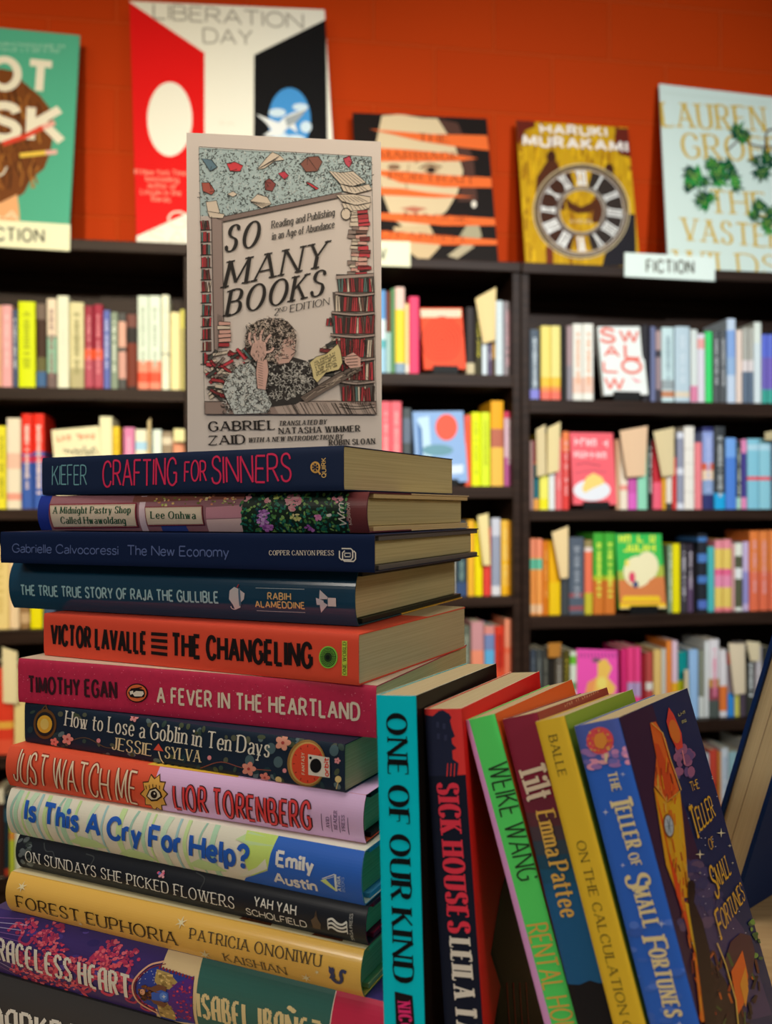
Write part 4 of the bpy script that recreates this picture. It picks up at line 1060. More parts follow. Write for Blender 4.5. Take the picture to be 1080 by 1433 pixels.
tb = empty('display_table', cam_frame(0.35, 0.41, 0.0))
m = MB(); m.box((-0.62, -0.31, TABZ - 0.030), (0.75, 0.31, TABZ - 0.0004), TANWOOD, 0.003); m.build('tabletop', tb)
m = MB()
for y0, y1 in ((-0.27, -0.25), (0.25, 0.27)): m.box((-0.56, y0, TABZ - 0.11), (0.69, y1, TABZ - 0.0302), TANWOOD, 0.002)
m.build('apron', tb)
for sx in (-0.585, 0.665):
    for sy in (-0.285, 0.235):
        m = MB(); m.box((sx, sy, 0.0005), (sx + 0.05, sy + 0.05, TABZ - 0.0302), TANWOOD, 0.003); m.build('leg', tb)
tag(tb, 'tan wooden display table under the stack of books', 'table')

# ------------------------------------------------------------------ books of the front display


def shell(mb, L, W, T, c, mt, bulge, mt_edge=None, quarter=None, mt_q=None, in_mt=None):
    """cover wrapped round a book: x along the spine, y from spine to fore-edge, z thickness"""
    n = 26
    sp = []
    for i in range(n + 1):
        z = T * (0.5 - 0.5 * math.cos(math.pi * i / n)); sp.append((-bulge(z), z))
    ys = [W] + ([W * quarter] if quarter else []) + [0.008]
    out = [(y, 0.0) for y in ys] + sp + [(y, T) for y in reversed(ys)]
    inn = [(y, c) for y in ys] + [(y + c, min(T - c, max(c, z))) for y, z in sp] + [(y, T - c) for y in reversed(ys)]
    me = mt_edge or mt
    for i in range(len(out) - 1):
        (ya, za), (yb, zb), (yc, zc), (yd, zd) = out[i], out[i + 1], inn[i + 1], inn[i]
        far = quarter and min(ya, yb) > W * quarter - 1e-6
        mm = mt if not far else (mt_q or mt)
        mb.face([(0, ya, za), (0, yb, zb), (L, yb, zb), (L, ya, za)][::-1], mm, True)
        mb.face([(0, yd, zd), (0, yc, zc), (L, yc, zc), (L, yd, zd)], in_mt or mm)
        e = me if not far else (mt_q or me)
        mb.face([(0, ya, za), (0, yb, zb), (0, yc, zc), (0, yd, zd)], e)
        mb.face([(L, ya, za), (L, yb, zb), (L, yc, zc), (L, yd, zd)][::-1], e)
    e = mt_q if quarter and mt_q else me
    for s in (0, -1):
        (ya, za), (yd, zd) = out[s], inn[s]
        mb.face([(0, ya, za), (0, yd, zd), (L, yd, zd), (L, ya, za)], e)


def book(M, L, W, T, kind, col, label, art=None, front=None, pages=PAGES, sag=None, edge=None, quarter=None, qcol=None, board=None, name=None, endp=None, rough=0.45, spec=0.2, grain=0.0, mini=False, group='books of the front display', fan=0.0):
    hard = kind == 'hard'
    root = empty('hardcover_book' if hard else 'paperback_book', M)
    tag(root, label, 'book', group)
    sag = sag if sag is not None else (0.0032 if hard else 0.0007)
    pw = 2.2 if hard and sag > 0.001 else 7
    bulge = lambda z: sag * (1 - abs(2 * min(max(z / T, 0), 1) - 1) ** pw)
    base = fm(col, rough=rough, spec=spec, grain=grain)
    mb = MB()
    shell(mb, L, W, T, 0.0006 if hard else 0.00045, base, bulge, fm(edge) if edge else None, quarter, fm(qcol) if qcol else None)
    F = Face(M, 'y', (L, T), eps=0.00011, off=sag, bulge=bulge)
    if art:
        A = Art(mb, F, lambda h, **k: fm(h, **{'rough': rough, 'spec': spec, **k})); A.L, A.W, A.T = L, W, T
        art(A)
    if front:
        A = Art(mb, Face(M, 'z', (L, W), eps=0.00011, off=T), lambda h, **k: fm(h, **{'rough': rough, 'spec': spec, **k})); A.L, A.W, A.T = L, W, T
        front(A)
    mb.build('dust_jacket' if hard and not board == 'plain' else 'cover', root)
    if hard:
        bt = 0.0024; bm_ = fm(endp or col)
        for k, z in ((0, 0.00065), (1, T - 0.00065 - bt)):
            m = MB(); m.box((0.0006, 0.006, z), (L - 0.0006, W - 0.0008, z + bt), bm_, 0.0004); m.build('back_board' if k == 0 else 'front_board', root)
        m = MB(); ins = 0.0035
        m.box((ins, 0.0015, 0.00065 + bt + 0.0002), (L - ins, W - 0.005, T - 0.00065 - bt - 0.0002), pages, 0.0006); m.build('page_block', root)
    else:
        m = MB(); c = 0.0006
        x0, x1, y0, y1, z0, z1 = 0.0004, L - 0.0004, 0.0006, W - 0.0004, c, T - c
        f = fan
        vs = [(x0, y0, z0), (x1, y0, z0), (x1, y1, z0), (x0, y1, z0), (x0, y0, z1), (x1, y0, z1), (x1, y1, z1 + f), (x0, y1, z1 + f)]
        m.mesh(vs, [(0, 3, 2, 1), (4, 5, 6, 7), (0, 1, 5, 4), (1, 2, 6, 5), (2, 3, 7, 6), (3, 0, 4, 7)], pages); m.build('page_block', root)
    return root


STK = {'craft': (-0.0204, 0.4457, 0.4760, 0.2062, 0.1355, 0.0319, 0.0098), 'midn': (-0.0081, 0.4501, 0.4322, 0.2167, 0.1463, 0.0092, -0.0111),
       'newec': (-0.0053, 0.4339, 0.4105, 0.2385, 0.1619, -0.0117, -0.0297), 'raja': (-0.0139, 0.4534, 0.4179, 0.2296, 0.1576, -0.0303, -0.0577),
       'chang': (-0.0128, 0.4272, 0.4729, 0.2054, 0.1319, -0.0582, -0.0822), 'fever': (-0.0047, 0.4274, 0.3954, 0.2191, 0.1400, -0.0826, -0.1071),
       'goblin': (-0.0191, 0.4182, 0.4743, 0.2075, 0.1400, -0.1075, -0.1297), 'just': (-0.0094, 0.4154, 0.4232, 0.2194, 0.1470, -0.1301, -0.1522),
       'cry': (-0.0098, 0.4077, 0.4449, 0.2187, 0.1470, -0.1527, -0.1772), 'sun': (-0.0083, 0.4078, 0.4452, 0.2145, 0.1470, -0.1776, -0.1953),
       'forest': (-0.0102, 0.4045, 0.4319, 0.2137, 0.1470, -0.1958, -0.2167), 'grace': (0.0030, 0.4000, 0.4250, 0.2400, 0.1600, -0.2171, -0.2520), 'dark': (0.0000, 0.4010, 0.4200, 0.2400, 0.1600, -0.2524, -0.2895)}


def stk(n):
    X, Y, a, L, W, zt, zb = STK[n]
    x = c2w(V((math.cos(a), -math.sin(a), 0))); y = c2w(V((math.sin(a), math.cos(a), 0)))
    o = c2w(V((X, Y, 0)), 0) - x * L
    o.z = CAMZ + zb
    return frame(o, x, y, V((0, 0, 1))), L, W, zt - zb


def s_craft(A):
    k = dict(thick=0.62, track=1.9, jit=0.6)
    A.text('KIEFER', (74, 678), (122, 677.5), (75, 651.5), '#5c8a94', 2, **k)
    A.text('CRAFTING', (145, 680), (247.5, 677.5), (145, 645), '#c02850', 2, **{**k, 'thick': 0.8})
    A.text('FOR', (259, 673.5), (289.5, 673), (259, 646.5), '#c02850', 2, **{**k, 'thick': 0.95})
    A.text('SINNERS', (297.5, 676), (408, 674), (297.5, 640), '#c02850', 2, **{**k, 'thick': 0.8})
    A.ell(442, 654, 7, 8.2, '#c89a50', 2); A.ell(442, 654, 4.6, 5.6, '#101c34', 3)
    for i in range(6): A.stroke([(442, 654), (442 + 5.4 * math.cos(R(i * 60)), 654 + 6.4 * math.sin(R(i * 60)))], 1.1, '#c89a50', 4)
    A.ell(442, 654, 1.8, 2.2, '#101c34', 5); A.stroke([(446, 659), (449.5, 664)], 2.2, '#c89a50', 4)
    A.text('QUIRK', (456.6, 668), (456.4, 641), (451, 668), '#b8985c', 2, thick=1.9, track=3)


def s_midn(A):
    r = random.Random(21)
    A.poly([(40, 690), (70.5, 690), (70.5, 750), (40, 750)], '#1c2c78', 1)
    A.poly([(196, 694), (204, 694), (206, 745), (197, 745)], '#b8a4ac', 1); A.poly([(186, 690), (515, 680), (515, 700), (340, 698), (186, 703)], '#6a4038', 1)
    A.poly([(290, 710), (350, 706), (352, 724), (290, 726)], '#a0707c', 1); A.poly([(290, 727), (352, 725), (352, 748), (290, 746)], '#b49a98', 1)
    A.poly([(225, 736), (260, 735), (262, 746), (225, 746)], '#2c3c78', 1)
    for i in range(46): A.ell(r.uniform(215, 330), r.gauss(701, 4), r.uniform(1, 2.6), r.uniform(0.8, 2), r.choice(['#c8a868', '#8c9448', '#d8c898', '#5c5c2c', '#b87858']), r.choice([2, 3]), 7)
    A.poly([(342, 690), (484, 684), (487, 750), (338, 750)], '#16241c', 2)
    for i in range(420): A.ell(r.uniform(338, 488), r.uniform(690, 746), r.uniform(1.2, 3.4), r.uniform(1, 2.4), r.choice(['#1c5c48', '#2c7050', '#0c3c34', '#4c7c44', '#185440', '#3c6434', '#0c2c3c', '#6c8c4c', '#205c54']), r.choice([3, 4]), 7, rot=r.uniform(0, 3))

    def bloom(cx, cy, s, cols, n):
        for i in range(n):
            a = r.uniform(0, 6.28); q = s * math.sqrt(r.random())
            A.ell(cx + q * math.cos(a), cy + q * math.sin(a) * 0.8, r.uniform(1.4, 3.2), r.uniform(1.2, 2.4), r.choice(cols), r.choice([5, 6]), 7)
    pk = ['#dca0a4', '#e4b8b4', '#cc8490', '#d494a0', '#b87080']; pu = ['#a878b4', '#c09cc8', '#8c5c9c', '#b48cbc', '#744880']
    bloom(411, 701, 11, pk, 44); bloom(411, 711, 5, pk, 12); bloom(473, 698, 7, pk, 18); bloom(447, 724, 4.5, ['#c478a4', '#d494b8', '#a85c8c'], 14)
    bloom(371, 719, 8, pu, 28); bloom(369, 729, 8, pu, 22); bloom(374, 739, 9, ['#8c4c94', '#a468a8', '#6c3c78'], 26); bloom(434, 739, 6, ['#8c4c94', '#a468a8'], 12); bloom(350, 698, 7, pk, 10); bloom(375, 700, 4, pk, 6); bloom(415, 724, 7, ['#a8a868', '#8c9454', '#c4bc84'], 14); bloom(462, 721, 2, ['#d8d8d0'], 3); bloom(388, 695, 5, ['#98a058', '#6c7c3c'], 10)
    A.poly([(487, 684), (524, 684), (526, 752), (489, 752)], '#54282a', 4)
    for q in (((71, 705.5), (193, 703.5), (194, 738), (74, 739.5)), ((205, 709), (285.5, 707.5), (287, 735), (207, 736))):
        A.poly(q, '#6c2430', 5); cx = sum(p[0] for p in q) / 4; cy = sum(p[1] for p in q) / 4
        i1 = [(cx + (x - cx) * 0.972, cy + (y - cy) * 0.90) for x, y in q]; A.poly(i1, '#c4b4a0', 6)
        i2 = [(cx + (x - cx) * 0.955, cy + (y - cy) * 0.85) for x, y in q]; A.stroke(list(i2), 0.5, '#8a7468', 7, closed=True)
    k = dict(thick=2.0, thin=0.8, serif=0.7, track=2.2)
    A.text('A Midnight Pastry Shop', (78, 718.6), (185.5, 718), (78, 709.4), '#12402c', 8, slant=0.06, **k)
    A.text('Called Hwawoldang', (88, 732.6), (177.5, 732.8), (88, 723.4), '#12402c', 8, slant=0.06, **k)
    A.text('Lee Onhwa', (214.5, 725.4), (276, 726), (214.5, 715.6), '#12402c', 8, **{**k, 'track': 3.2})
    A.text('Wm', (486.5, 737), (483, 705), (477, 738), '#d0c8bc', 6, thick=1.5, slant=0.35, jit=0.8)
    A.text('MORROW', (494, 734), (491, 703), (490, 734.5), '#a08880', 6, thick=1.6)


def s_newec(A):
    A.text('Gabrielle Calvocoressi', (18.3, 772.6), (166, 776), (18.3, 761.2), '#46547e', 2, thick=1.3, track=2.0)
    A.text('The New Economy', (179.3, 776.4), (320.5, 779.2), (179.3, 763.4), '#46547e', 2, thick=1.3, track=2.0)
    A.text('COPPER CANYON PRESS', (377.3, 776.8), (467.3, 777), (377.3, 770.3), '#c4bcb0', 2, thick=1.5, thin=0.7, serif=0.9, track=2.6)
    for x0, y0, x1, y1, gap in ((475.5, 767.5, 494, 783.5, 0), (480, 770.5, 498, 785.5, 1)):
        P = [(x0 + 3, y0), (x1 - 2.5, y0 + 0.3), (x1, y0 + 3), (x1, y1 - 3), (x1 - 2.5, y1), (x0 + 2.5, y1 - 0.3), (x0, y1 - 3), (x0, y0 + 3)]
        P = P[1:] + P[:1] if gap else P
        A.stroke(P, 1.7, '#d0ccc4', 2 + gap, closed=False)
    A.stroke([(483, 778), (483, 774), (491, 774), (491, 779), (483, 779)], 1.4, '#d0ccc4', 4)


def s_raja(A):
    A.text('THE TRUE TRUE STORY OF RAJA THE GULLIBLE', (32.3, 832), (307.7, 843.2), (32.3, 818.6), '#8cb4bc', 2, thick=1.75, track=2.1, space=4.6)
    A.poly([(323, 838), (324, 826), (330, 821), (337, 824), (345, 830), (344, 838), (339, 843), (338, 850), (330, 853), (328, 846)], '#c4ccd0', 2)
    A.poly([(336, 823), (338.5, 823), (340, 846), (337, 848)], '#44647c', 3); A.ring(329.5, 849, 4.6, 3.4, 1.2, '#c4ccd0', 3, 0, 200); A.stroke([(334, 822), (336, 817.5)], 1.5, '#8c3038', 3)
    A.text('RABIH', (377.3, 838.2), (409, 839), (377.3, 829.2), '#c4b078', 2, thick=2.0, track=2.6)
    A.text('ALAMEDDINE', (359.5, 849), (428, 851.5), (359.5, 840.6), '#c4b078', 2, thick=2.0, track=2.6)
    A.stroke([(360, 822.4), (428, 824.2)], 0.8, '#8ca0a8', 2); A.stroke([(360, 854.4), (428, 857)], 0.8, '#8ca0a8', 2)
    A.poly([(449.5, 825), (461, 835.5), (461, 838), (449, 838)], '#c8ccd0', 2); A.poly([(449, 839), (461, 846), (450.5, 857)], '#aab4bc', 2); A.poly([(461, 836), (472.5, 836.5), (472.5, 848.5), (461, 848)], '#d0d4d4', 3); A.poly([(444.5, 836), (455, 840), (456, 846), (445.5, 846)], '#bcc4cc', 3); A.stroke([(461, 836), (461, 848)], 0.7, '#506c84', 4)


def s_chang(A):
    k = dict(thick=1.95, track=1.5, space=4.0)
    A.text('VICTOR LAVALLE', (73.3, 900.6), (204.5, 913.8), (73.3, 874.4), '#140e10', 2, **k)
    for i in range(4): A.poly([(212.3, 884.4 + i * 8.8), (235, 885.8 + i * 9.2), (235, 890.6 + i * 9.2), (212.3, 889 + i * 8.8)], '#140e10', 2)
    A.text('THE CHANGELING', (242.5, 916.8), (436, 933.2), (242.5, 887.6), '#140e10', 2, **k)
    A.ell(460, 919.5, 13, 15.6, '#68a43c', 2, 30); A.ell(460, 919.5, 11.2, 13.6, '#142418', 3, 30)
    for rr, n, q in ((9.8, 30, 0.75), (8, 26, 0.7), (6.2, 20, 0.65)):
        for i in range(n):
            a = 2 * math.pi * i / n; A.ell(460 + rr * math.cos(a), 919.5 + rr * 1.2 * math.sin(a), q, q, '#68a43c', 4, 6)
    A.ell(460, 919.5, 5.4, 6.4, '#1c3018', 5); A.ell(460, 919.5, 3, 3.6, '#0c1410', 6)
    A.poly([(479.2, 896.6), (486.4, 896.8), (486.4, 945.6), (479.2, 945)], '#98a83c', 2)
    A.text('ONE WORLD', (485, 943.6), (485, 898.6), (480.6, 943.6), '#20301c', 3, thick=1.9, thin=1.0, serif=0.8, track=2.6)


def s_fever(A):
    r = random.Random(31)
    for i in range(330):
        x = r.uniform(28, 526); y = 918 + (x - 28) * 0.088 + r.uniform(2, 66)
        A.ell(x, y, r.uniform(0.35, 0.9), r.uniform(0.3, 0.7), r.choice(['#c06c84', '#b05070', '#c88494', '#7c1834']), 1, 5)
    A.text('TIMOTHY EGAN', (41.7, 968), (163.5, 976.6), (41.7, 946.6), '#2a141c', 3, thick=1.75, track=2.4)
    A.ell(192.7, 969.4, 15.2, 13.4, '#140c10', 3, 28); A.ell(192.7, 969.4, 13.6, 11.8, '#cc6438', 4, 28)
    A.poly([(181, 969), (185, 963), (193, 962), (203, 965), (204.5, 970), (203, 975), (193, 976.5), (184, 975)], '#140e10', 5); A.poly([(187, 970), (192, 966.5), (202, 967), (203, 970.5), (200, 974), (190, 974)], '#d8d0c4', 6); A.poly([(183, 967), (188, 966), (188, 970), (184, 972)], '#d8d0c4', 6); A.stroke([(192, 963), (200, 961.5)], 1.6, '#140e10', 6)
    A.text('A FEVER IN THE HEARTLAND', (221.7, 982.4), (503, 1007.2), (221.7, 961.8), '#dccab8', 3, thick=1.75, track=2.7, space=5)


def s_goblin(A):
    r = random.Random(41)
    for i in range(90):
        x = r.uniform(40, 484); b = 986 + (x - 36) * 0.121
        y = b + (r.uniform(2, 12) if r.random() < 0.35 else r.uniform(40, 70)) * (1 if x > 110 else 0.8)
        A.ell(x, y, r.uniform(3, 6.5), r.uniform(2, 4), r.choice(['#2c3c38', '#3c4434', '#1c3038', '#44483c', '#38402c', '#4c5c60']), 1, 9, rot=r.uniform(0, 3))
    A.stroke([(90, 1040), (120, 1032), (150, 1046), (170, 1043)], 1.2, '#4a3c2c', 2, True); A.stroke([(280, 1075), (310, 1066), (340, 1074), (380, 1078)], 1.4, '#6c3c34', 2, True); A.stroke([(120, 992), (200, 1000), (260, 1012)], 1.2, '#3c4434', 2, True)
    A.ell(64, 1013, 16, 21, '#54381c', 2, 24); A.ell(64, 1013, 13, 17, '#1c1c20', 3, 24); A.ell(64, 1013, 10.5, 12.5, '#d8a838', 4, 20); A.ell(64, 1013, 6, 8, '#ecd070', 5, 16); A.stroke([(60, 993), (64, 987), (68, 994)], 2, '#54381c', 3)
    for x, y, q, c in ((95.7, 1034, 8, '#d88c84'), (77, 1038, 6, '#c8746c'), (349, 1075.5, 10, '#d88c7c'), (396.7, 1039, 11, '#e09c88'), (371, 1088, 7.5, '#d07c70'), (188, 1004, 6, '#c08084'), (473, 1064, 4.5, '#c8848c')): A.flower(x, y, q, c, 3, 5, '#8c3434')
    for x, y in ((139, 1036), (294, 1060), (399, 1078)): A.ell(x, y, 3, 3.4, '#d0848c', 3, 8)
    for x, y in ((390, 1091), (474, 1090)): A.ell(x, y, 4.6, 4.8, '#c8b078', 3, 12); A.stroke([(x, y + 4), (x - 3, y + 14)], 1.2, '#c8b078', 3)
    for x, y in ((468, 1050), (390, 1066), (350, 1064), (380, 1047)): A.ell(x, y, 6.5, 8, '#3c5058', 2, 12)
    k = dict(thick=1.35, thin=0.6, serif=0.55, slant=0.10, jit=0.6, track=1.6)
    A.text('How to Lose a Goblin in Ten Days', (92.5, 1015.4), (377, 1058.6), (94.5, 994.6), '#dcd8cc', 4, **k)
    A.text('JESSIE', (158.5, 1048), (212.5, 1057.4), (160.5, 1031.6), '#d4c49c', 4, **{**k, 'thick': 1.8}); A.text('SYLVA', (232.3, 1059.8), (281, 1066.8), (233.5, 1043.8), '#d4c49c', 4, **{**k, 'thick': 1.8})
    A.poly([(216, 1049), (223, 1040), (230, 1051)], '#c04838', 4); A.stroke([(223, 1051), (226, 1062), (229, 1068)], 1.8, '#d0c0a4', 4)
    A.ell(430, 1068, 27, 33, '#7c5c30', 4, 30); A.ell(431, 1068, 24.5, 30, '#a08048', 5, 30); A.ell(432, 1068, 22.5, 28, '#c0402c', 6, 30)
    for i in range(12): A.stroke([(432 + 18 * math.cos(R(i * 30)), 1068 + 23 * math.sin(R(i * 30))), (432 + 20.5 * math.cos(R(i * 30)), 1068 + 26 * math.sin(R(i * 30)))], 1.0, '#6c2018', 7)
    A.text('FANTASY', (428, 1083), (427.4, 1053), (424, 1083), '#d8c4a8', 7, thick=1.9, track=3)
    A.poly([(432.8, 1054.6), (462.6, 1059.4), (463.2, 1087.6), (433.2, 1083.4)], '#d4cec4', 8); A.ell(443.6, 1070.6, 8, 10, '#0c0c10', 9, 24); A.ell(436.4, 1059.6, 1.9, 2, '#0c0c10', 9, 10)
    A.text('orbit', (461.4, 1085.4), (461, 1060.6), (455.6, 1084.8), '#b83428', 9, thick=2.4, track=1.9)


def s_just(A):
    A.poly([(222, 1065), (540, 1105), (545, 1200), (212, 1148)], '#b494b8', 1)
    A.text('JUST WATCH ME', (21.7, 1092), (191.5, 1127), (24.5, 1050.5), '#e4d0b4', 3, thick=0.6, jit=0.8, track=3.4, outline='#7c2418', ow=0.75)
    A.poly([(218 + (20 if i % 2 == 0 else 14.5) * math.cos(R(i * 18)), 1110 + (29 if i % 2 == 0 else 22) * math.sin(R(i * 18))) for i in range(20)], '#3c2414', 2)
    A.poly([(218 + (18 if i % 2 == 0 else 13) * math.cos(R(i * 18)), 1110 + (26.5 if i % 2 == 0 else 20) * math.sin(R(i * 18))) for i in range(20)], '#c89848', 3)
    A.poly([(207, 1113), (212, 1103), (221, 1100), (228, 1107), (230, 1114), (222, 1120), (213, 1121)], '#2c1c14', 4); A.poly([(209, 1113), (213, 1105), (221, 1102.5), (226, 1108), (227.5, 1113), (221, 1117.5), (214, 1118)], '#e0d4bc', 5)
    A.ell(218.5, 1110.5, 4.6, 5.6, '#1c1414', 6, 16); A.ell(219.6, 1109, 1.3, 1.6, '#e0d8c8', 7, 8)
    for i in range(5): A.stroke([(208 + i * 4.6, 1101 + abs(i - 2)), (207 + i * 4.8, 1096 + abs(i - 2))], 0.9, '#2c1c14', 5)
    A.text('LIOR TORENBERG', (247, 1131), (436, 1159.8), (249, 1097.4), '#b03438', 4, thick=1.05, jit=0.8, track=3.8, outline='#2c1418', ow=0.8)
    for i, t in enumerate(('AVID', 'READER', 'PRESS')):
        x = 462.5 + i * 10.8; n = {4: 15, 6: 26, 5: 22}[len(t)]; y = 1157.5 + i * 2.2
        A.text(t, (x, y), (x, y - n), (x - 4.4, y), '#4c3858', 3, thick=1.7, thin=1.0, serif=0.8, track=2.6)
    for x, y in ((451.5, 1137), (465, 1139), (476.5, 1140), (488.5, 1143)): A.stroke([(x, y), (x + 0.4, y + 25)], 0.8, '#5c4868', 3)


def s_cry(A):
    cols = ['#7c9c90', '#8cac94', '#98b07c', '#a8c0a8', '#80a0a4', '#a4bc88']
    for i, x in enumerate((20, 26, 35, 43, 56, 66, 82, 92, 108, 128, 146, 170, 186, 204, 214, 232, 250, 262, 282, 300)):
        y = 1104 + (x - 14) * 0.172; b = 3 if i % 3 else 9
        A.stroke([(x + b, y - 4), (x, y + 18), (x - 1, y + 38), (x + 6, y + 80)], (3.4, 5.2, 2.8, 7.5)[i % 4], cols[i % 6], 1, True)
    for q in ((96, 1172), (164, 1190), (262, 1204), (330, 1168)): A.poly([(q[0], q[1] + 6), (q[0] + 18, q[1] - 3), (q[0] + 40, q[1] + 4), (q[0] + 56, q[1] + 16), (q[0] + 20, q[1] + 14)], '#98b080', 2)
    A.poly([(342, 1150), (392, 1160), (384, 1190), (376, 1216), (352, 1226), (344, 1200)], '#a4bc64', 2); A.poly([(330, 1230), (352, 1224), (377, 1214), (374, 1200), (362, 1212), (340, 1222)], '#d0d4c4', 3)
    A.poly([(391, 1155), (560, 1175), (560, 1290), (330, 1246), (343, 1229), (377, 1217), (381, 1193), (388, 1168)], '#2450a0', 3)
    A.text('Is This A Cry For Help?', (39.3, 1144.6), (349, 1213.4), (41.5, 1119.6), '#1c4898', 5, thick=2.35, track=1.3, space=3.6)
    A.text('Emily', (390.5, 1208.6), (440, 1219), (392, 1190.6), '#dcdcdc', 5, thick=2.5, track=1.2); A.text('Austin', (385.5, 1233.6), (443.5, 1247), (387, 1219.4), '#dcdcdc', 5, thick=2.5, track=1.2)
    A.poly([(451, 1230), (458, 1227.5), (472, 1243), (472, 1246.5)], '#c8d888', 5); A.poly([(452.5, 1227), (471, 1220.5), (471, 1222), (455, 1227.6)], '#d0d8dc', 5); A.poly([(470.5, 1221), (473.4, 1221.6), (474, 1246), (471, 1245.6)], '#d0d8dc', 5); A.stroke([(454, 1229), (471.6, 1224)], 0.8, '#d0d8dc', 6)
    A.text('ATRIA', (479.4, 1246), (479, 1224.6), (474.6, 1245.4), '#c8d4dc', 5, thick=1.9, track=2.6); A.text('BOOKS', (484.6, 1247), (484.2, 1226), (480.6, 1246.4), '#7c98c8', 5, thick=1.5, track=2.8)


def s_sun(A):
    r = random.Random(51)
    for i in range(16):
        x = r.uniform(28, 46); y = r.uniform(1172, 1210)
        A.ell(x, y, r.uniform(2, 5), r.uniform(2, 4), r.choice(['#3c4444', '#2c3434', '#50585c']), 1, 9, rot=r.uniform(0, 3))
    for q in (((60, 1180), (66, 1190), (76, 1192), (80, 1206)), ((120, 1195), (132, 1200), (128, 1212)), ((272, 1222), (286, 1230), (282, 1244))): A.stroke(list(q), 1.4, '#34383c', 1, True)
    k = dict(thick=1.3, thin=0.75, serif=0.85, track=2.6, space=4.4)
    A.text('ON SUNDAYS SHE PICKED FLOWERS', (39, 1204), (329.5, 1270.6), (40, 1189.6), '#c4c4c0', 3, **k)
    for i in range(9): A.ell(227 + r.uniform(-6, 6), 1222 + r.uniform(-4, 4), 2, 1.8, r.choice(['#c04c6c', '#d88ca0', '#4c5c9c', '#e0a0ac']), 4, 8)
    A.text('YAH YAH', (358.4, 1265.6), (416, 1279), (360, 1253.6), '#ccccc8', 3, thick=1.55, track=2.6); A.text('SCHOLFIELD', (346.2, 1278.6), (430, 1297.8), (347, 1269.4), '#ccccc8', 3, thick=1.55, track=2.8)
    A.poly([(438, 1298), (444, 1272), (450, 1300)], '#3c3028', 2); A.poly([(437, 1286), (444, 1280), (451, 1292), (449, 1300), (440, 1299)], '#4c4034', 2)
    for i in range(3): A.stroke([(461.5, 1285 + i * 5.6), (467, 1284 + i * 6), (474, 1290 + i * 5.4), (481, 1292 + i * 5.2), (487.5, 1288 + i * 6.6)], 3.0, '#d0d0cc', 3, True)
    A.stroke([(461, 1284), (461, 1300)], 1.2, '#d0d0cc', 3); A.stroke([(487.5, 1289), (488, 1306)], 1.2, '#d0d0cc', 3)
    A.text('SAGA PRESS', (495.6, 1316.5), (495, 1278.5), (491.4, 1316), '#a8a8a4', 3, thick=1.2, thin=0.8, track=3)


def s_forest(A):
    k = dict(thick=1.5, thin=0.85, serif=0.85, track=2.8, space=4.4)
    A.text('FOREST EUPHORIA', (26.7, 1268.4), (249, 1322), (27.5, 1251.6), '#2c2014', 3, **k)
    A.text('PATRICIA ONONIWU', (269.3, 1311.6), (451, 1350.4), (270.8, 1297.6), '#3c3428', 3, **{**k, 'thick': 1.3}); A.text('KAISHIAN', (314.5, 1345), (401, 1364.6), (315.4, 1332.6), '#3c3428', 3, **{**k, 'thick': 1.3})
    for x, y, q in ((32.7, 1240, 7), (255, 1290, 8), (287, 1336, 9), (429, 1368, 8), (446, 1358, 4), (113, 1293, 4)): A.star(x, y, q, '#ddd2a8', 3, 6, 0.3, -80)
    A.poly([(462.6, 1348.6), (465.4, 1351.4), (468.6, 1350.8), (471, 1354), (470, 1359), (472, 1364), (468.5, 1368), (463, 1366.4), (465.6, 1361), (463, 1357)], '#16244c', 4); A.stroke([(467.5, 1366.5), (472, 1372), (477.5, 1373), (480.6, 1368), (479.4, 1361), (481.4, 1356), (487, 1358.4)], 4.6, '#16244c', 4, True)


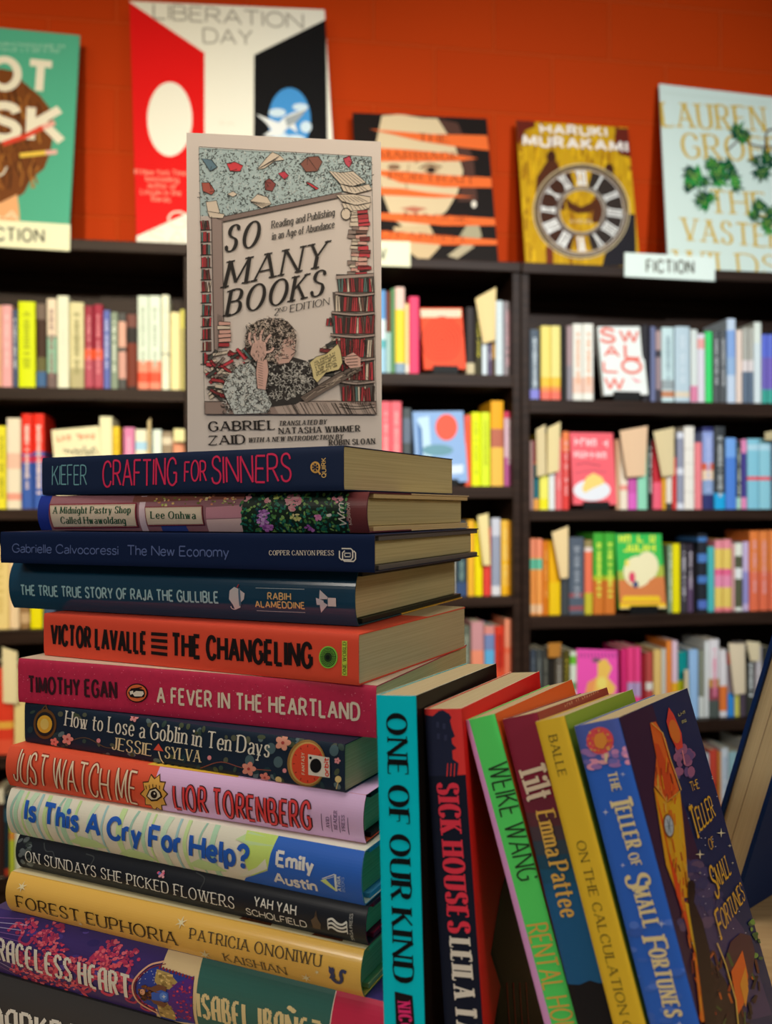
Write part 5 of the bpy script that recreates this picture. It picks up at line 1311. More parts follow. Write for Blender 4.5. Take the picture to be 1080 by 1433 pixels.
def s_grace(A):
    r = random.Random(61)
    for i in range(12): A.stroke([(-10, 1284 + i * 5.5), (40 - i * 2, 1288 + i * 7)], 0.8, r.choice(['#8c84a8', '#6c4c84']), 2)
    for i in range(40):
        x = r.uniform(26, 226); t = r.uniform(0.03, 0.95); y = 1280 + x * 0.235 + t * 90
        col = r.choice(['#a83450', '#8c2c4c', '#b44858', '#983050'])
        if i % 3:
            for j in range(34):
                q = math.sqrt(r.random()); an = r.uniform(0, 6.28); A.ell(x + 15 * q * math.cos(an), y + 11 * q * math.sin(an), r.uniform(1.6, 3.4), r.uniform(1.3, 2.6), r.choice([col, col, '#c05c6c', '#7c2848']), r.choice([1, 2]), 7)
        else:
            s = r.choice([-1, 1]); A.stroke([(x - 16 * s, y - 4), (x - 6 * s, y - 12), (x + 5 * s, y - 3), (x + 1 * s, y + 9), (x + 12 * s, y + 14), (x + 20 * s, y + 6)], r.uniform(3, 5), col, 1, True)
    for i in range(26): A.ell(r.uniform(30, 220), r.uniform(1300, 1430), r.uniform(4, 9), r.uniform(2, 5), r.choice(['#4c3c84', '#2c2458', '#3c3070']), 1, 9)
    A.text('GRACELESS HEART', (-11, 1337.5), (184.5, 1396.5), (-9, 1308), '#e0dcd4', 5, thick=1.9, thin=1.3, serif=0.0, track=2.6, alt=GB, space=3.4)
    A.poly([(233, 1325), (281, 1336), (276, 1440), (214, 1440), (222, 1380)], '#c8b48c', 3)
    for o, w, c in ((0, 2.4, '#c89c84'), (3, 1.2, '#6c2c34')): A.stroke([(230 + o, 1345 + o), (210 + o, 1350 + o), (192 + o, 1368), (189 + o, 1386), (197 + o, 1404), (220, 1420 - o)], w, c, 4, True)
    A.poly([(228, 1350), (212, 1354), (197, 1370), (194, 1386), (202, 1401), (220, 1412), (222, 1430), (272, 1434), (274, 1366), (226, 1352)], '#26347c', 4)
    A.poly([(222, 1354), (240, 1360), (252, 1372), (244, 1382), (228, 1380), (220, 1370)], '#8c7848', 5); A.poly([(222, 1404), (238, 1400), (246, 1412), (244, 1430), (222, 1424)], '#8c7848', 5)
    for i in range(40): A.poly([(q, w), (q + 4, w + 0.8), (q + 4, w + 4), (q, w + 3)], r.choice(['#a89058', '#7c683c', '#b8a068', '#6c5834']), 6) if (q := r.uniform(222, 242)) and (w := r.choice([r.uniform(1356, 1376), r.uniform(1402, 1422)])) else None
    A.poly([(238, 1384), (252, 1372), (274, 1364), (272, 1432), (250, 1424), (238, 1402)], '#44246c', 6)
    for i in range(70): A.ell(r.uniform(246, 272), r.uniform(1372, 1428), r.uniform(1, 2.6), r.uniform(1, 2), r.choice(['#8c2444', '#6c2450', '#b03c50', '#3c2c7c', '#5c2860']), 7, 6)
    for i in range(46):
        an = r.uniform(0, 6.28); q = math.sqrt(r.random()); A.ell(208 + 10 * q * math.cos(an), 1387 + 11 * q * math.sin(an), 2.4, 2, r.choice(['#3c2018', '#54301c', '#2c1814', '#643c24']), 7, 7)
    A.ell(203.5, 1385, 3.6, 4.4, '#b8886c', 8, 14); A.ell(202.6, 1384, 0.7, 0.6, '#2c1814', 9, 6); A.ell(202.4, 1387, 0.7, 0.6, '#2c1814', 9, 6)
    A.poly([(212, 1380), (226, 1374), (238, 1378), (236, 1386), (222, 1386)], '#5c3c2c', 8); A.poly([(214, 1396), (228, 1398), (238, 1402), (232, 1408), (218, 1402)], '#5c3c2c', 8)
    A.poly([(216, 1386), (230, 1382), (240, 1386), (240, 1398), (228, 1400), (216, 1396)], '#2c4c9c', 8); A.ell(233, 1391, 5.5, 6, '#4c74c0', 9, 16); A.star(234, 1391, 3.4, '#c8d8ec', 10, 4)
    for i in range(14): A.ell(r.uniform(197, 222), r.uniform(1356, 1374), 0.7, 0.7, '#c8d0e0', 6, 6)
    for i in range(11): A.ell(226 + i * 4.6, 1352 + i * 1.5, 1.6, 2.4, '#6c2430', 6, 6)
    A.poly([(281, 1330), (470, 1376), (466, 1440), (276, 1440)], '#2c5450', 3); A.poly([(468, 1388), (560, 1405), (560, 1450), (462, 1450)], '#a02440', 4); A.stroke([(468, 1389), (464, 1440)], 1.4, '#c8b8b0', 5)
    A.text('ISABEL IBAÑEZ', (281, 1421), (452, 1464), (283.5, 1388), '#d0c090', 5, thick=1.9, thin=1.3, serif=0.0, track=2.6, alt=GB, space=3.4)


def s_dark(A):
    A.text('DARKRO', (-7, 1444), (112, 1475), (-5, 1407), '#c8c8c4', 3, thick=2.0, thin=1.3, serif=0.0, track=2.6, alt=GB)


def f_just(A):
    r = random.Random(71)
    A.raw([V((0.095, 0)), V((0.150, 0)), V((0.142, 0.02)), V((0.152, 0.05)), V((0.098, 0.05))], A.cl('#c8a038'), 1); A.raw([V((0.150, 0)), V((0.2194, 0)), V((0.2194, 0.05)), V((0.152, 0.05)), V((0.142, 0.02))], A.cl('#b494b8'), 1)
    for i in range(12):
        x = 0.098 + i * 0.0045; A.raw([V((x, 0.003)), V((x + 0.002, 0.003)), V((x + 0.001, 0.012 + r.uniform(0, .006)))], A.cl('#1c1814'), 2)


def f_forest(A):
    for x, w in ((0.145, 0.018), (0.185, 0.016)):
        A.raw([V((x, 0.003)), V((x + w, 0.003)), V((x + w * 0.8, 0.016)), V((x + w * 0.2, 0.016))], A.cl('#5c3420'), 1)
        for i in range(6): A.raw([V((x + w * (0.1 + i * 0.14), 0.005)), V((x + w * (0.18 + i * 0.14), 0.005)), V((x + w * (0.14 + i * 0.14), 0.013))], A.cl('#b07c44'), 2)


M, L, W, T = stk('craft'); book(M, L, W, T, 'soft', '#101d38', 'navy paperback with pink hand lettering, on top of the tall stack', s_craft, fan=0.0005)
M, L, W, T = stk('midn'); book(M, L, W, T, 'hard', '#7c545c', 'mauve hardback with flower garden spine and two cream title labels', s_midn, edge='#4c2430', quarter=0.36, qcol='#b8a480', endp='#a8946c', sag=0.0030, rough=0.3)
M, L, W, T = stk('newec'); book(M, L, W, T, 'hard', '#0a1734', 'flat spined dark blue hardback with faint grey sans lettering', s_newec, edge='#2c2c30', endp='#4c4a48', sag=0.0005, board='plain', spec=0.1, rough=0.6)
M, L, W, T = stk('raja'); book(M, L, W, T, 'hard', '#10364e', 'glossy teal blue hardback with rounded spine and white bird', s_raja, edge='#1c4040', quarter=0.35, qcol='#b08830', endp='#20241c', sag=0.0040, rough=0.16, spec=0.6)
M, L, W, T = stk('chang'); book(M, L, W, T, 'soft', '#d84c36', 'bright orange red paperback with heavy black capitals and green disc', s_chang, pages=PAGES_PALE, fan=0.001)
M, L, W, T = stk('fever'); book(M, L, W, T, 'soft', '#98203e', 'speckled crimson paperback with cream capitals and orange oval emblem', s_fever, front=lambda A: A.raw([V((0, 0.0008)), V((A.L, 0.0008)), V((A.L, A.W)), V((0, A.W))], A.cl('#a09080'), 1), grain=0.15)
M, L, W, T = stk('goblin'); book(M, L, W, T, 'soft', '#142030', 'midnight blue paperback with pink flowers and glowing lantern spine', s_goblin)
M, L, W, T = stk('just'); book(M, L, W, T, 'hard', '#b2442e', 'half orange half lilac hardback with an eye badge', s_just, front=f_just, edge='#140e14', endp='#140e14')
M, L, W, T = stk('cry'); book(M, L, W, T, 'hard', '#d4d2c4', 'cream and green striped hardback with big blue lettering', s_cry, edge='#4884b0', endp='#4884b0', sag=0.0036)
M, L, W, T = stk('sun'); book(M, L, W, T, 'hard', '#1a1d24', 'slim black hardback with thin silver capitals and red endpaper', s_sun, edge='#8c1430', endp='#8c1430', rough=0.3)
M, L, W, T = stk('forest'); book(M, L, W, T, 'hard', '#c49c4a', 'mustard gold hardback with dark capitals and white stars', s_forest, front=lambda A: (A.raw([V((0, 0.001)), V((A.L, 0.001)), V((A.L, A.W)), V((0, A.W))], A.cl('#d0c49c'), 1), f_forest(A)), edge='#7c7c50', endp='#a09c70', sag=0.0040, rough=0.2, spec=0.6)
M, L, W, T = stk('grace'); book(M, L, W, T, 'hard', '#34285c', 'purple and teal hardback with white blackletter and red damask', s_grace, edge='#20403c', endp='#20403c', sag=0.0040, rough=0.28)
M, L, W, T = stk('dark'); book(M, L, W, T, 'hard', '#2e2e30', 'charcoal hardback with white blackletter at the bottom of the stack', s_dark, sag=0.0030)

# ------------------------------------------------------------------ leaning books (X, Y, yaw, lean, thickness, width, height, tilt)
LEAN = {'kind': (0.0001, 0.3543, 0.3547, 0.0464, 0.0169, 0.1381, 0.2066, 0.0649), 'sick': (0.0274, 0.3542, 0.3935, 0.0879, 0.0159, 0.138, 0.2023, 0.0557),
        'weike': (0.0815, 0.3325, 0.4367, 0.3, 0.013, 0.1303, 0.2057, 0.0638), 'tilt': (0.0909, 0.3223, 0.4477, 0.2947, 0.0146, 0.1302, 0.2023, 0.1004),
        'balle': (0.1025, 0.3086, 0.4618, 0.2964, 0.0117, 0.1293, 0.2049, 0.0983), 'teller': (0.1136, 0.3028, 0.4916, 0.2896, 0.0173, 0.1438, 0.2029, 0.0962)}


def lean(n):
    X, Y, a, b, T, W, H, g = LEAN[n]
    t0 = V((math.cos(a), -math.sin(a), 0)); w0 = V((math.sin(a), math.cos(a), 0)); h0 = V((0, 0, 1))
    w = w0 * math.cos(g) - h0 * math.sin(g); h1 = h0 * math.cos(g) + w0 * math.sin(g)
    t = t0 * math.cos(b) + h1 * math.sin(b); h = -t0 * math.sin(b) + h1 * math.cos(b)
    base = V((X, Y, -0.29)) + w0 * W - w * W
    o = base + h * H                     # spine top: x runs down the spine, y to the fore-edge, z through the book
    return frame(c2w(o, CAMZ), c2w(-h), c2w(w), c2w(t)), H, W, T


def l_kind(A):
    A.text('ONE OF OUR KIND', (541.5, 1001), (551, 1369), (569, 1000.5), '#0c0e10', 2, thick=2.6, thin=0.5, serif=0.62, track=1.6, space=2.6)
    A.poly([(552.6, 1386.5), (577.6, 1392.6), (583, 1470), (556, 1470)], '#141014', 2)
    A.text('NICOLA YOON', (557, 1401), (568, 1522), (574.5, 1401), '#c42c6c', 3, thick=2.2, thin=0.5, serif=0.6, track=1.9)


def l_sick(A):
    A.poly([(585, 985), (655, 985), (655, 1086), (590, 1090)], '#cc3838', 1)
    A.poly([(594, 1000), (606, 1002), (614, 995), (620, 993.5), (629, 999), (632, 1004), (630, 1008), (633, 1020), (637, 1030), (632, 1033), (633, 1040), (639, 1047), (633, 1050), (634, 1062), (642, 1068), (640, 1086), (598, 1088)], '#1c2034', 2)
    for i in range(3): A.stroke([(627 + i * 5, 1068), (626 + i * 5, 1086)], 1.4, '#cc3838', 3)
    for x, y in ((611, 1010), (620, 1012), (612, 1026), (622, 1028)): A.poly([(x, y), (x + 4, y), (x + 4, y + 8), (x, y + 8)], '#282c44', 3)
    A.poly([(594, 1086), (656, 1084), (700, 1500), (600, 1500)], '#141826', 2)
    A.text('SICK HOUSES', (612.5, 1098), (628.5, 1301), (641, 1096.5), '#c83448', 3, thick=2.5, thin=0.7, serif=0.62, track=1.7, space=3.2)
    A.text('LEILA TAYLOR', (630, 1315), (647, 1526), (658, 1311.5), '#dcd8d0', 3, thick=2.5, thin=0.7, serif=0.62, track=1.7, space=3.2)


def lf_sick(A):
    A.poly([(735, 1120), (747, 1180), (760, 1300), (800, 1420), (690, 1440), (700, 1380), (686, 1335), (700, 1250)], '#060505', 1)
    A.poly([(688, 1330), (720, 1310), (760, 1420), (770, 1480), (700, 1480), (694, 1420), (706, 1390)], '#060505', 2)
    for i in range(4): A.stroke([(708 + i * 9, 1375), (712 + i * 9, 1440)], 2.2, '#7c1010', 3)


def l_weike(A):
    A.poly([(640, 1000), (656.4, 1007), (782, 1470), (760, 1470)], '#c08cc4', 1)
    A.text('WEIKE WANG', (682.5, 1071.5), (726.5, 1232), (709, 1060.5), '#1c2c1c', 2, thick=0.75, track=2.6, space=4.6)
    A.text('RENTAL HOUSE', (737, 1295), (786, 1474), (763.5, 1286), '#c09a48', 2, thick=0.85, track=2.6, space=4.2)


def l_tilt(A):
    A.poly([(690, 990), (760, 990), (790, 1120), (720, 1120)], '#6c1c30', 1)
    for i, c in enumerate(('#5c2030', '#4c2830', '#3c3038', '#2c3844', '#1c3c50', '#184460', '#18486c')): A.poly([(690, 1120 + i * 20), (870, 1110 + i * 20), (870, 1150 + i * 20), (690, 1152 + i * 20)], c, 2 + i)
    A.poly([(700, 1250), (900, 1240), (900, 1400), (700, 1400)], '#184a74', 10)
    A.poly([(760, 1375), (812, 1376), (826, 1370), (840, 1374), (870, 1372), (900, 1480), (760, 1480)], '#141418', 11)
    A.text('Tilt', (727, 1078), (741, 1119), (760, 1063), '#e0d0b8', 12, thick=1.6, thin=1.0, serif=0.6, track=1.8)
    A.text('Emma Pattee', (752, 1137), (787, 1281), (776, 1129.5), '#d0a850', 12, thick=1.5, thin=0.7, serif=0.5, track=1.6, space=3)


def l_balle(A):
    A.text('BALLE', (768, 1030.5), (782, 1086), (779, 1027.5), '#3c3418', 2, thick=1.3, thin=0.6, serif=0.85, track=3.0)
    A.text('ON THE CALCULATION OF VOLUME', (806.5, 1178), (903, 1560), (818, 1174.5), '#3c3418', 2, thick=1.3, thin=0.6, serif=0.85, track=3.0, space=4.4)


def l_teller(A):
    r = random.Random(81)
    A.poly([(800, 1010), (872, 1000), (882, 1062), (818, 1076)], '#3c4c90', 1)
    for i in range(26): A.ell(r.uniform(818, 880), r.uniform(1040, 1074), r.uniform(4, 9), r.uniform(3, 5), r.choice(['#9c6c98', '#b87c98', '#7c5c94', '#5c5898', '#c890a0']), 2, 10)
    A.ell(840, 1036, 19, 19, '#c84850', 3, 24)
    for i in range(50):
        a = r.uniform(0, 6.28); q = 18 * math.sqrt(r.random()); A.ell(840 + q * math.cos(a), 1036 + q * math.sin(a), r.uniform(1, 2.6), r.uniform(1, 2.6), r.choice(['#e87838', '#e89848', '#e05848', '#d04058', '#f0b060']), 4, 7)
    A.ell(841, 1036, 9, 11, '#ec9840', 5, 14); A.poly([(846, 1054), (852, 1054), (850, 1066), (847, 1066)], '#d8c0a0', 5)
    for i in range(34): A.ell(r.uniform(880, 960), r.uniform(1290, 1440), r.uniform(5, 12), r.uniform(3, 6), r.choice(['#3054a4', '#2c4c98', '#4060ac']), 1, 10)
    k = dict(thick=1.9, thin=0.9, serif=0.55, track=1.9)
    A.text('THE', (850.5, 1082), (857.5, 1107), (862.5, 1079), '#e4d4a0', 3, **k); A.caps1('TELLER', (857.5, 1119), (877, 1186), (877.5, 1113), '#e4d4a0', 3, f=0.2, **k)
    A.text('OF', (879, 1196), (885, 1212), (892, 1192), '#e4d4a0', 3, **k); A.caps1('SMALL', (879.5, 1226), (901.5, 1297), (901, 1219.5), '#e4d4a0', 3, f=0.24, **k); A.caps1('FORTUNES', (904, 1313), (931.5, 1421), (925.5, 1307), '#e4d4a0', 3, f=0.15, **k)
    for x, y, q in ((848, 1136, 5), (872, 1083, 4), (872, 1210, 4), (926, 1292, 6), (951, 1432, 5)): A.star(x, y, q, '#c8d0e0', 4, 4, 0.2)


def lf_teller(A):
    r = random.Random(91)
    A.poly([(866, 1004), (912, 986), (960, 1140), (1010, 1300), (1040, 1440), (980, 1440)], '#2c1630', 1)
    A.poly([(925, 1180), (975, 1210), (1040, 1300), (1080, 1420), (1000, 1440)], '#342c50', 1)
    for i in range(36): A.ell(r.uniform(950, 1010), r.uniform(1200, 1310), r.uniform(5, 12), r.uniform(4, 9), r.choice(['#3c3458', '#4c3c58', '#2c2c54', '#343058']), 2, 9)
    A.poly([(908, 1012), (916, 1010), (930, 1034), (949, 1106), (932, 1124), (914, 1100), (917, 1060)], '#c85c20', 3); A.poly([(914, 1040), (920, 1042), (944, 1104), (930, 1120), (922, 1086)], '#a83c18', 4)
    A.poly([(913, 1102), (932, 1124), (950, 1108), (958, 1190), (962, 1256), (948, 1258), (930, 1210)], '#c89018', 4); A.poly([(913, 1102), (926, 1150), (944, 1250), (966, 1320), (990, 1420), (1000, 1420), (972, 1310), (952, 1250), (930, 1180)], '#b83c14', 5)
    A.poly([(934, 1128), (948, 1116), (955, 1180), (950, 1230), (942, 1200)], '#d8a820', 5); A.ell(933, 1156, 7.5, 17, '#6c4018', 6, 22, rot=-0.12); A.ell(933, 1156, 6, 14.5, '#8c98a4', 7, 22, rot=-0.12)
    for i in range(6): A.stroke([(933, 1156), (933 + 5 * math.cos(i), 1156 + 12 * math.sin(i))], 0.7, '#54606c', 8)
    A.poly([(955, 1262), (970, 1270), (984, 1330), (978, 1360), (966, 1320)], '#e0b020', 6); A.poly([(968, 1335), (984, 1370), (990, 1430), (978, 1430)], '#d8741c', 6)
    A.poly([(960, 1234), (966, 1232), (970, 1248), (968, 1262), (980, 1290), (990, 1330), (1000, 1440), (984, 1440), (972, 1340), (962, 1280), (959, 1250)], '#1c0e10', 7); A.ell(964, 1240, 5.5, 8, '#140a0c', 8)
    A.stroke([(908, 1012), (924, 1026), (934, 1060), (950, 1106)], 1.4, '#e0b050', 8); A.stroke([(914, 1100), (930, 1122), (949, 1107)], 1.4, '#e0b050', 8)
    for i in range(90):
        t = r.random(); x = 922 + 64 * t + r.uniform(-9, 12) * (1 - 0.3 * t); y = 1060 + 360 * t
        A.stroke([(x, y), (x + r.uniform(-2, 4), y + r.uniform(8, 22))], r.uniform(0.8, 2.2), r.choice(['#d8981c', '#e0b430', '#8c3414', '#c85c1c', '#6c2410', '#ecc850', '#a84818']), r.choice([5, 6]), True)
    for i in range(60):
        x = r.uniform(985, 1060); y = r.uniform(1330, 1440)
        A.stroke([(x, y), (x + r.uniform(-8, 8), y + r.uniform(4, 20))], r.uniform(1.5, 4), r.choice(['#1c0e10', '#2c1418', '#4c2414', '#7c3414', '#a85418', '#140a10', '#384820']), r.choice([5, 6]), True)
    A.poly([(934, 990), (941, 1000), (952, 1026), (954, 1046), (946, 1050), (936, 1030), (931, 1010)], '#c83c30', 4); A.ell(942, 1024, 7, 17, '#e87c30', 5, 18, rot=-0.25); A.stroke([(953, 1050), (957, 1070)], 1.6, '#b06c74', 4)
    for i in range(18): A.ell(r.uniform(946, 966), r.uniform(1046, 1086), r.uniform(3, 7), r.uniform(3, 8), r.choice(['#6c4468', '#7c4c6c', '#54406c']), 3, 9)
    k = dict(thick=1.9, thin=1.0, serif=0.5, track=1.9)
    A.text('THE', (964.5, 1108), (975.5, 1103), (962.5, 1095), '#d8a82c', 9, **k); A.caps1('TELLER', (971, 1168), (998, 1142), (967, 1134), '#d8a82c', 9, f=0.2, **k); A.text('OF', (990.5, 1190), (997, 1184.5), (988, 1175), '#d8a82c', 9, **k)
    A.caps1('SMALL', (998, 1251), (1020, 1222), (992.5, 1219), '#d8a82c', 9, f=0.24, **k); A.caps1('FORTUNES', (1005, 1309), (1039.5, 1258), (999, 1281), '#d8a82c', 9, f=0.15, **k)
    for x, y, q in ((1006, 1166, 7), (976, 1196, 7), (1018, 1184, 3), (976, 1222, 2), (1022, 1208, 2.4), (1010, 1200, 2), (994, 1090, 2)): A.star(x, y, q, '#d0c8a8', 9, 4, 0.2)
    for i in range(40): A.ell(r.uniform(960, 1050), r.uniform(1080, 1330), 0.8, 0.8, '#b8b8cc', 8, 5)
    A.scrib((948, 1003), (958, 998), (947, 999), '#8c8858', 4, 3); A.scrib((953, 1013), (963, 1008), (952, 1009), '#8c8858', 4, 4)
    A.poly([(1010, 1350), (1020, 1318), (1034, 1306), (1048, 1310), (1054, 1332), (1050, 1366), (1036, 1380)], '#3c2028', 6); A.poly([(1020, 1360), (1036, 1330), (1044, 1366), (1040, 1400), (1030, 1420)], '#d0601c', 7); A.poly([(1032, 1378), (1040, 1352), (1044, 1386), (1040, 1410)], '#e89c30', 8)
    for i in range(20): A.ell(r.uniform(1042, 1070), r.uniform(1290, 1350), r.uniform(2, 5), r.uniform(2, 5), r.choice(['#48642c', '#5c7c34', '#344c28']), 5, 8)
    A.poly([(990, 1340), (1012, 1370), (1040, 1430), (1070, 1440), (990, 1460)], '#241416', 5); A.stroke([(1000, 1320), (1012, 1350), (1026, 1400), (1030, 1440)], 1.6, '#c8a850', 9)


def l_dir(A): pass


M, L, W, T = lean('kind'); book(M, L, W, T, 'soft', '#00aabe', 'upright turquoise paperback with tall black lettering, against the stack', l_kind, front=lambda A: A.raw([V((0, 0.0006)), V((A.L, 0.0006)), V((A.L, A.W)), V((0, A.W))], A.cl('#0c0a08'), 1), edge='#c4b8a0', spec=0.1, pages=PAGES_PALE)
M, L, W, T = lean('sick'); book(M, L, W, T, 'soft', '#b81c1c', 'red and black paperback with a dark house on its spine', l_sick, front=lf_sick, edge='#c4b8a0', spec=0.06, pages=PAGES_PALE)
M, L, W, T = lean('weike'); book(M, L, W, T, 'soft', '#50cc64', 'leaning green paperback with lilac edge and orange cover', l_weike, front=lambda A: A.raw([V((0, 0.0006)), V((A.L, 0.0006)), V((A.L, A.W)), V((0, A.W))], A.cl('#c05420'), 1), edge='#c4b8a0', pages=PAGES_PALE)
M, L, W, T = lean('tilt'); book(M, L, W, T, 'soft', '#6c1c30', 'leaning maroon to navy paperback with gold and cream lettering', l_tilt, front=lambda A: (A.raw([V((0, 0.0006)), V((A.L, 0.0006)), V((A.L, A.W)), V((0, A.W))], A.cl('#7c3428'), 1), A.scrib((790, 990), (838, 968), (789, 986), '#c89878', 2, 5, 0.5)), edge='#c4b8a0', pages=PAGES_PALE)
M, L, W, T = lean('balle'); book(M, L, W, T, 'soft', '#d8b430', 'leaning yellow paperback with olive green cover', l_balle, front=lambda A: A.raw([V((0, 0.0006)), V((A.L, 0.0006)), V((A.L, A.W)), V((0, A.W))], A.cl('#6c8428'), 1), edge='#c4b8a0', pages=PAGES_PALE)
M, L, W, T = lean('teller'); book(M, L, W, T, 'soft', '#2450a4', 'leaning blue fantasy paperback with lantern and gold lettered cover', l_teller, front=lambda A: (A.raw([V((0, 0.0006)), V((A.L, 0.0006)), V((A.L, A.W)), V((0, A.W))], A.cl('#121e44'), 0.5), lf_teller(A)), edge='#c4b8a0', pages=PAGES_PALE)

# ------------------------------------------------------------------ navy hardback leaning the other way at the frame edge
NY, NB, NT, NW, NH = R(42), R(16.5), 0.030, 0.155, 0.235
w_ = V((math.cos(NY), math.sin(NY), 0)); t_ = V((-math.sin(NY), math.cos(NY), 0)); up_ = V((0, 0, 1))
h_ = up_ * math.cos(NB) - t_ * math.sin(NB); tt = t_ * math.cos(NB) + up_ * math.sin(NB)
b0 = V((0.2425, 0.640, -0.2896))
M = frame(c2w(b0, CAMZ), c2w(h_), c2w(w_), c2w(-tt))          # x up the book, y across the cover, z outward through the cover facing us
M = M @ Matrix.Translation((0, 0, -NT))
root = empty('hardcover_book', M)
tag(root, 'navy hardback with fore-edge showing, leaning beside the fantasy paperback', 'book', 'books of the front display')
navy = fm('#0c2048', rough=0.5, spec=0.1)
for k, z in ((0, 0.0), (1, NT - 0.0032)):
    m = MB(); m.box((0, 0, z), (NH, NW, z + 0.0032), navy, 0.0006); m.build('back_board' if k == 0 else 'front_board', root)
m = MB(); m.box((0, NW - 0.0028, 0.0034), (NH, NW, NT - 0.0034), navy, 0.0006); m.build('spine', root)
m = MB(); m.box((0.004, 0.003, 0.0034), (NH - 0.004, NW - 0.003, NT - 0.0034), PAGES_PALE)
m.box((0.0045, 0.0027, NT * 0.42), (NH - 0.0045, 0.004, NT * 0.42 + 0.0004), fm('#7c6c58'))
m.build('page_block', root)

# ------------------------------------------------------------------ the paperback standing on the stack
SY = R(7.0)
sx_, sy_ = V((math.cos(SY), math.sin(SY), 0)), V((-math.sin(SY), math.cos(SY), 0))
SW, SH, ST = 0.1222, 0.2040, 0.0095
M = frame(c2w(V((-0.1238, 0.5680, 0.0323)), CAMZ), c2w(sx_), c2w(sy_), V((0, 0, 1)))
root = empty('paperback_book', M)
tag(root, 'pale paperback with an inked cover of towering books, standing on the stack', 'book', 'books of the front display')
m = MB(); pale = fm('#b4aaa2', rough=0.5)
m.box((0, 0, 0), (SW, 0.0005, SH), pale); m.box((0, ST - 0.0005, 0), (SW, ST, SH), pale); m.box((0, 0.00052, 0), (0.0006, ST - 0.00052, SH), pale)
A = Art(m, Face(M, 'y', (SW, SH), eps=0.00012), lambda h, **k: fm(h, rough=0.5, spec=0.3))


